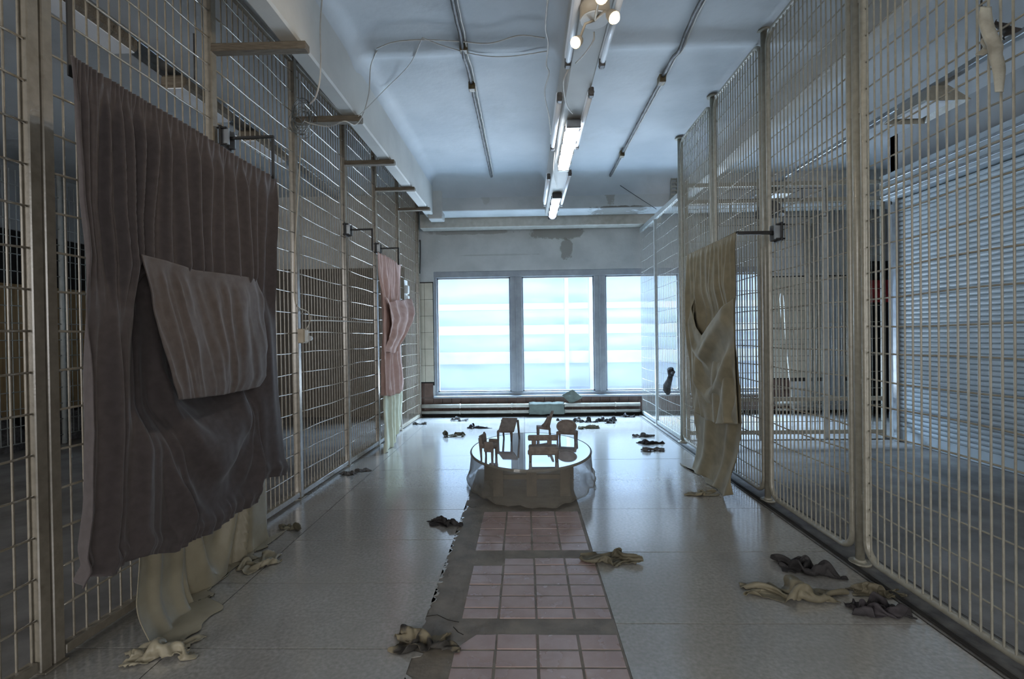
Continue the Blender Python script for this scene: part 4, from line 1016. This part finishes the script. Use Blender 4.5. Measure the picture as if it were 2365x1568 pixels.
# ------------------------------------------------------------------ rags lying on the floor
M_RDARK = material('rag_charcoal', rgb(44, 41, 42), .75, rgb(28, 26, 27), 14, .2, 160)
M_RGREY = material('rag_grey', rgb(102, 100, 98), .8, rgb(80, 78, 76), 12, .2, 160)
M_ROLIV = material('rag_olive', rgb(104, 99, 82), .7, rgb(80, 75, 60), 10, .15, 160)
M_RBEI = material('rag_khaki', rgb(116, 109, 90), .65, rgb(88, 82, 66), 9, .15, 160)
M_RCAM = material('rag_mottled', rgb(112, 103, 83), .7, rgb(44, 41, 37), 11, .15, 160, lo=.44, hi=.56)
M_RPURP = material('rag_plum', rgb(54, 49, 53), .75, rgb(32, 29, 31), 12, .2, 160)
def rag(x0, x1, yb, yt, mat, seed, label, cat='rag', depth=.42, rz=0.0, hk=1.0, nu=34, nv=22, name='crumpled_rag', group='rags on the floor'):
    """px extents of the rag; it is laid on the floor there"""
    b0 = on_z((x0+x1)/2, yb); a = (x1-x0)*b0.y/F/2; b = max(a*depth, .04)
    cy_ = b0.y+b*.9; cx_ = b0.x*cy_/b0.y
    rise = (yb-yt)*b0.y/F
    h_ = max(rise-2*b*CAM_H/b0.y*.8, .045*a/.12, .03)*hk
    nu, nv = (44, 30) if a > .1 else (30, 20)
    c, keep = crumple(a/(abs(math.cos(rz))+.3*abs(math.sin(rz))), b, h_, seed, nu, nv)
    o = rag_mesh(c, keep, nu, nv, rz).build(name, mat, None, (cx_, cy_, 0), .003)
    md = o.modifiers.new('smooth', 'SUBSURF'); md.levels = 1; md.render_levels = 1
    return tag(o, label, cat, group)
rag(640, 706, 1226, 1196, M_ROLIV, 1.3, 'dark olive rag at the foot of the left fence beside the trailing beige cloth', rz=-.2)
rag(780, 826, 1098, 1066, M_RGREY, 2.1, 'grey green rag at the left fence foot, the left one of two', rz=.1)
rag(815, 862, 1090, 1056, M_RGREY, 3.7, 'grey green rag at the left fence foot, the right one of two')
rag(952, 988, 981, 964, M_RGREY, 4.2, 'grey rag at the far left fence corner near the window')
rag(1038, 1082, 973, 958, M_RGREY, 5.5, 'grey rag near the heating pipes at the window, left of the platform')
rag(1020, 1076, 1010, 990, M_ROLIV, 6.4, 'peaked olive rag lying left behind the platform')
rag(1078, 1138, 990, 978, M_RDARK, 7.3, 'flat dark rag directly behind the left part of the platform', depth=.3)
rag(980, 1072, 1220, 1186, M_RDARK, 8.8, 'dark grey rag lying left before the platform on the slab edge', depth=.45, nu=60, nv=40)
rag(894, 1072, 1512, 1438, M_RCAM, 9.6, 'mottled khaki and black rag at the front on the cement edge', depth=.5, rz=.1)
rag(1334, 1488, 1309, 1261, M_ROLIV, 10.7, 'stiff olive rag lying across the right edge of the clay tiles', depth=.46, rz=-.1, hk=.75)
rag(1786, 1945, 1332, 1266, M_RDARK, 11.4, 'charcoal rag at the back of the heap by the right fence', hk=1.4, depth=.45, nu=70, nv=46, rz=-.35)
rag(1710, 1966, 1398, 1322, M_RBEI, 12.9, 'long khaki rag at the front of the heap by the right fence', depth=.36, rz=-.12, hk=.8)
rag(1962, 2090, 1382, 1338, M_RBEI, 13.2, 'khaki rag with dark lining nearest the right fence', depth=.30, nu=60, nv=40, rz=-.2)
rag(1955, 2100, 1432, 1355, M_RPURP, 16.1, 'plum black crumpled rag at the front right of the heap', hk=1.4, depth=.55, nu=70, nv=46)
rag(1296, 1350, 975, 962, M_RGREY, 15.1, 'thin grey rag behind the tall clay chair, near the pipes', depth=.3)
rag(1335, 1382, 976, 958, M_RDARK, 16.3, 'dark rag in the middle of the row before the heating pipes', depth=.35)
rag(1374, 1425, 974, 959, M_RDARK, 17.7, 'dark brown rag near the pipes, right of the row of rags', depth=.35)
rag(1395, 1422, 978, 965, M_RDARK, 18.4, 'small dark rag in front of the row near the pipes', depth=.4)
rag(1430, 1466, 964, 952, M_RPURP, 19.8, 'dark rag in the far corner where the right fence meets the window', depth=.4)
rag(1334, 1388, 991, 981, M_ROLIV, 20.5, 'flat olive rag behind the round backed clay chair', depth=.3)
rag(1460, 1512, 1010, 996, M_RGREY, 21.9, 'farthest of three rags along the right fence foot', depth=.35)
rag(1470, 1536, 1026, 1009, M_RDARK, 22.2, 'dark middle one of three rags along the right fence foot', depth=.35)
rag(1480, 1536, 1043, 1029, M_RGREY, 23.6, 'nearest of three rags along the right fence foot', depth=.35)
rag(1284, 1300, 972, 963, M_RDARK, 24.3, 'small black rag half hidden behind the tall clay chair', depth=.5)

# rags hung on the right fence
M_HRAG = material('hung_rag', rgb(172, 170, 158), .7, rgb(128, 125, 114), 9, .2, 120)
hr = empty('hung_rag', on_x(2292, 40, RX-.03), 0, 'torn beige rag pushed through the upper right fence', 'rag'); o = hr.location.copy()
def strip(name, px, X, wob, mat, nu=10, nv=40):
    l, r = poly_fn(px[0]), poly_fn(px[1])
    def fn(u, v):
        p = l(v)*(1-u)+r(v)*u; w = on_x(p.x, p.y, X); return Vector((w.x-wob*math.sin(math.pi*u)-.012*math.sin(v*7), w.y, w.z))-o
    MB().grid(fn, nu, nv).build(name, mat, hr, solid=.003)
strip('hanging_strip', ([(2277,14),(2274,45),(2283,100),(2288,150),(2303,180),(2322,212)], [(2290,16),(2305,60),(2318,105),(2310,125),(2316,160),(2322,212)]), RX-.035, .03, M_HRAG)
strip('side_scrap', ([(2281,80),(2265,105),(2257,126)], [(2288,95),(2284,112),(2276,128)]), RX-.03, .01, M_HRAG, 8, 14)
strip('back_scrap', ([(2302,45),(2312,88),(2325,92)], [(2330,55),(2354,66),(2345,78)]), RX+.04, .02, M_RDARK, 8, 14)
gl = empty('hung_glove', on_x(1548, 866, RX-.05), 0, 'grey work glove stuck in the lower fence by the window', 'glove'); o = gl.location.copy()
def blob(name, px, rads, mat): MB().tube([on_x(x, y, RX-.05)-o for x, y in px], .03, 9, rads=rads).build(name, mat, gl)
blob('palm', [(1549, 868), (1546, 878), (1541, 890), (1540, 900), (1543, 908)], [.03, .036, .05, .05, .03], M_GREYG)
blob('cuff', [(1548, 852), (1550, 860), (1549, 868)], [.04, .045, .032], M_RDARK)
for k, (x, y) in enumerate(((1543, 855), (1553, 852), (1558, 859))): blob('finger', [(1550, 862), ((1550+x)/2, (862+y)/2), (x, y)], [.018, .016, .010], M_RDARK)
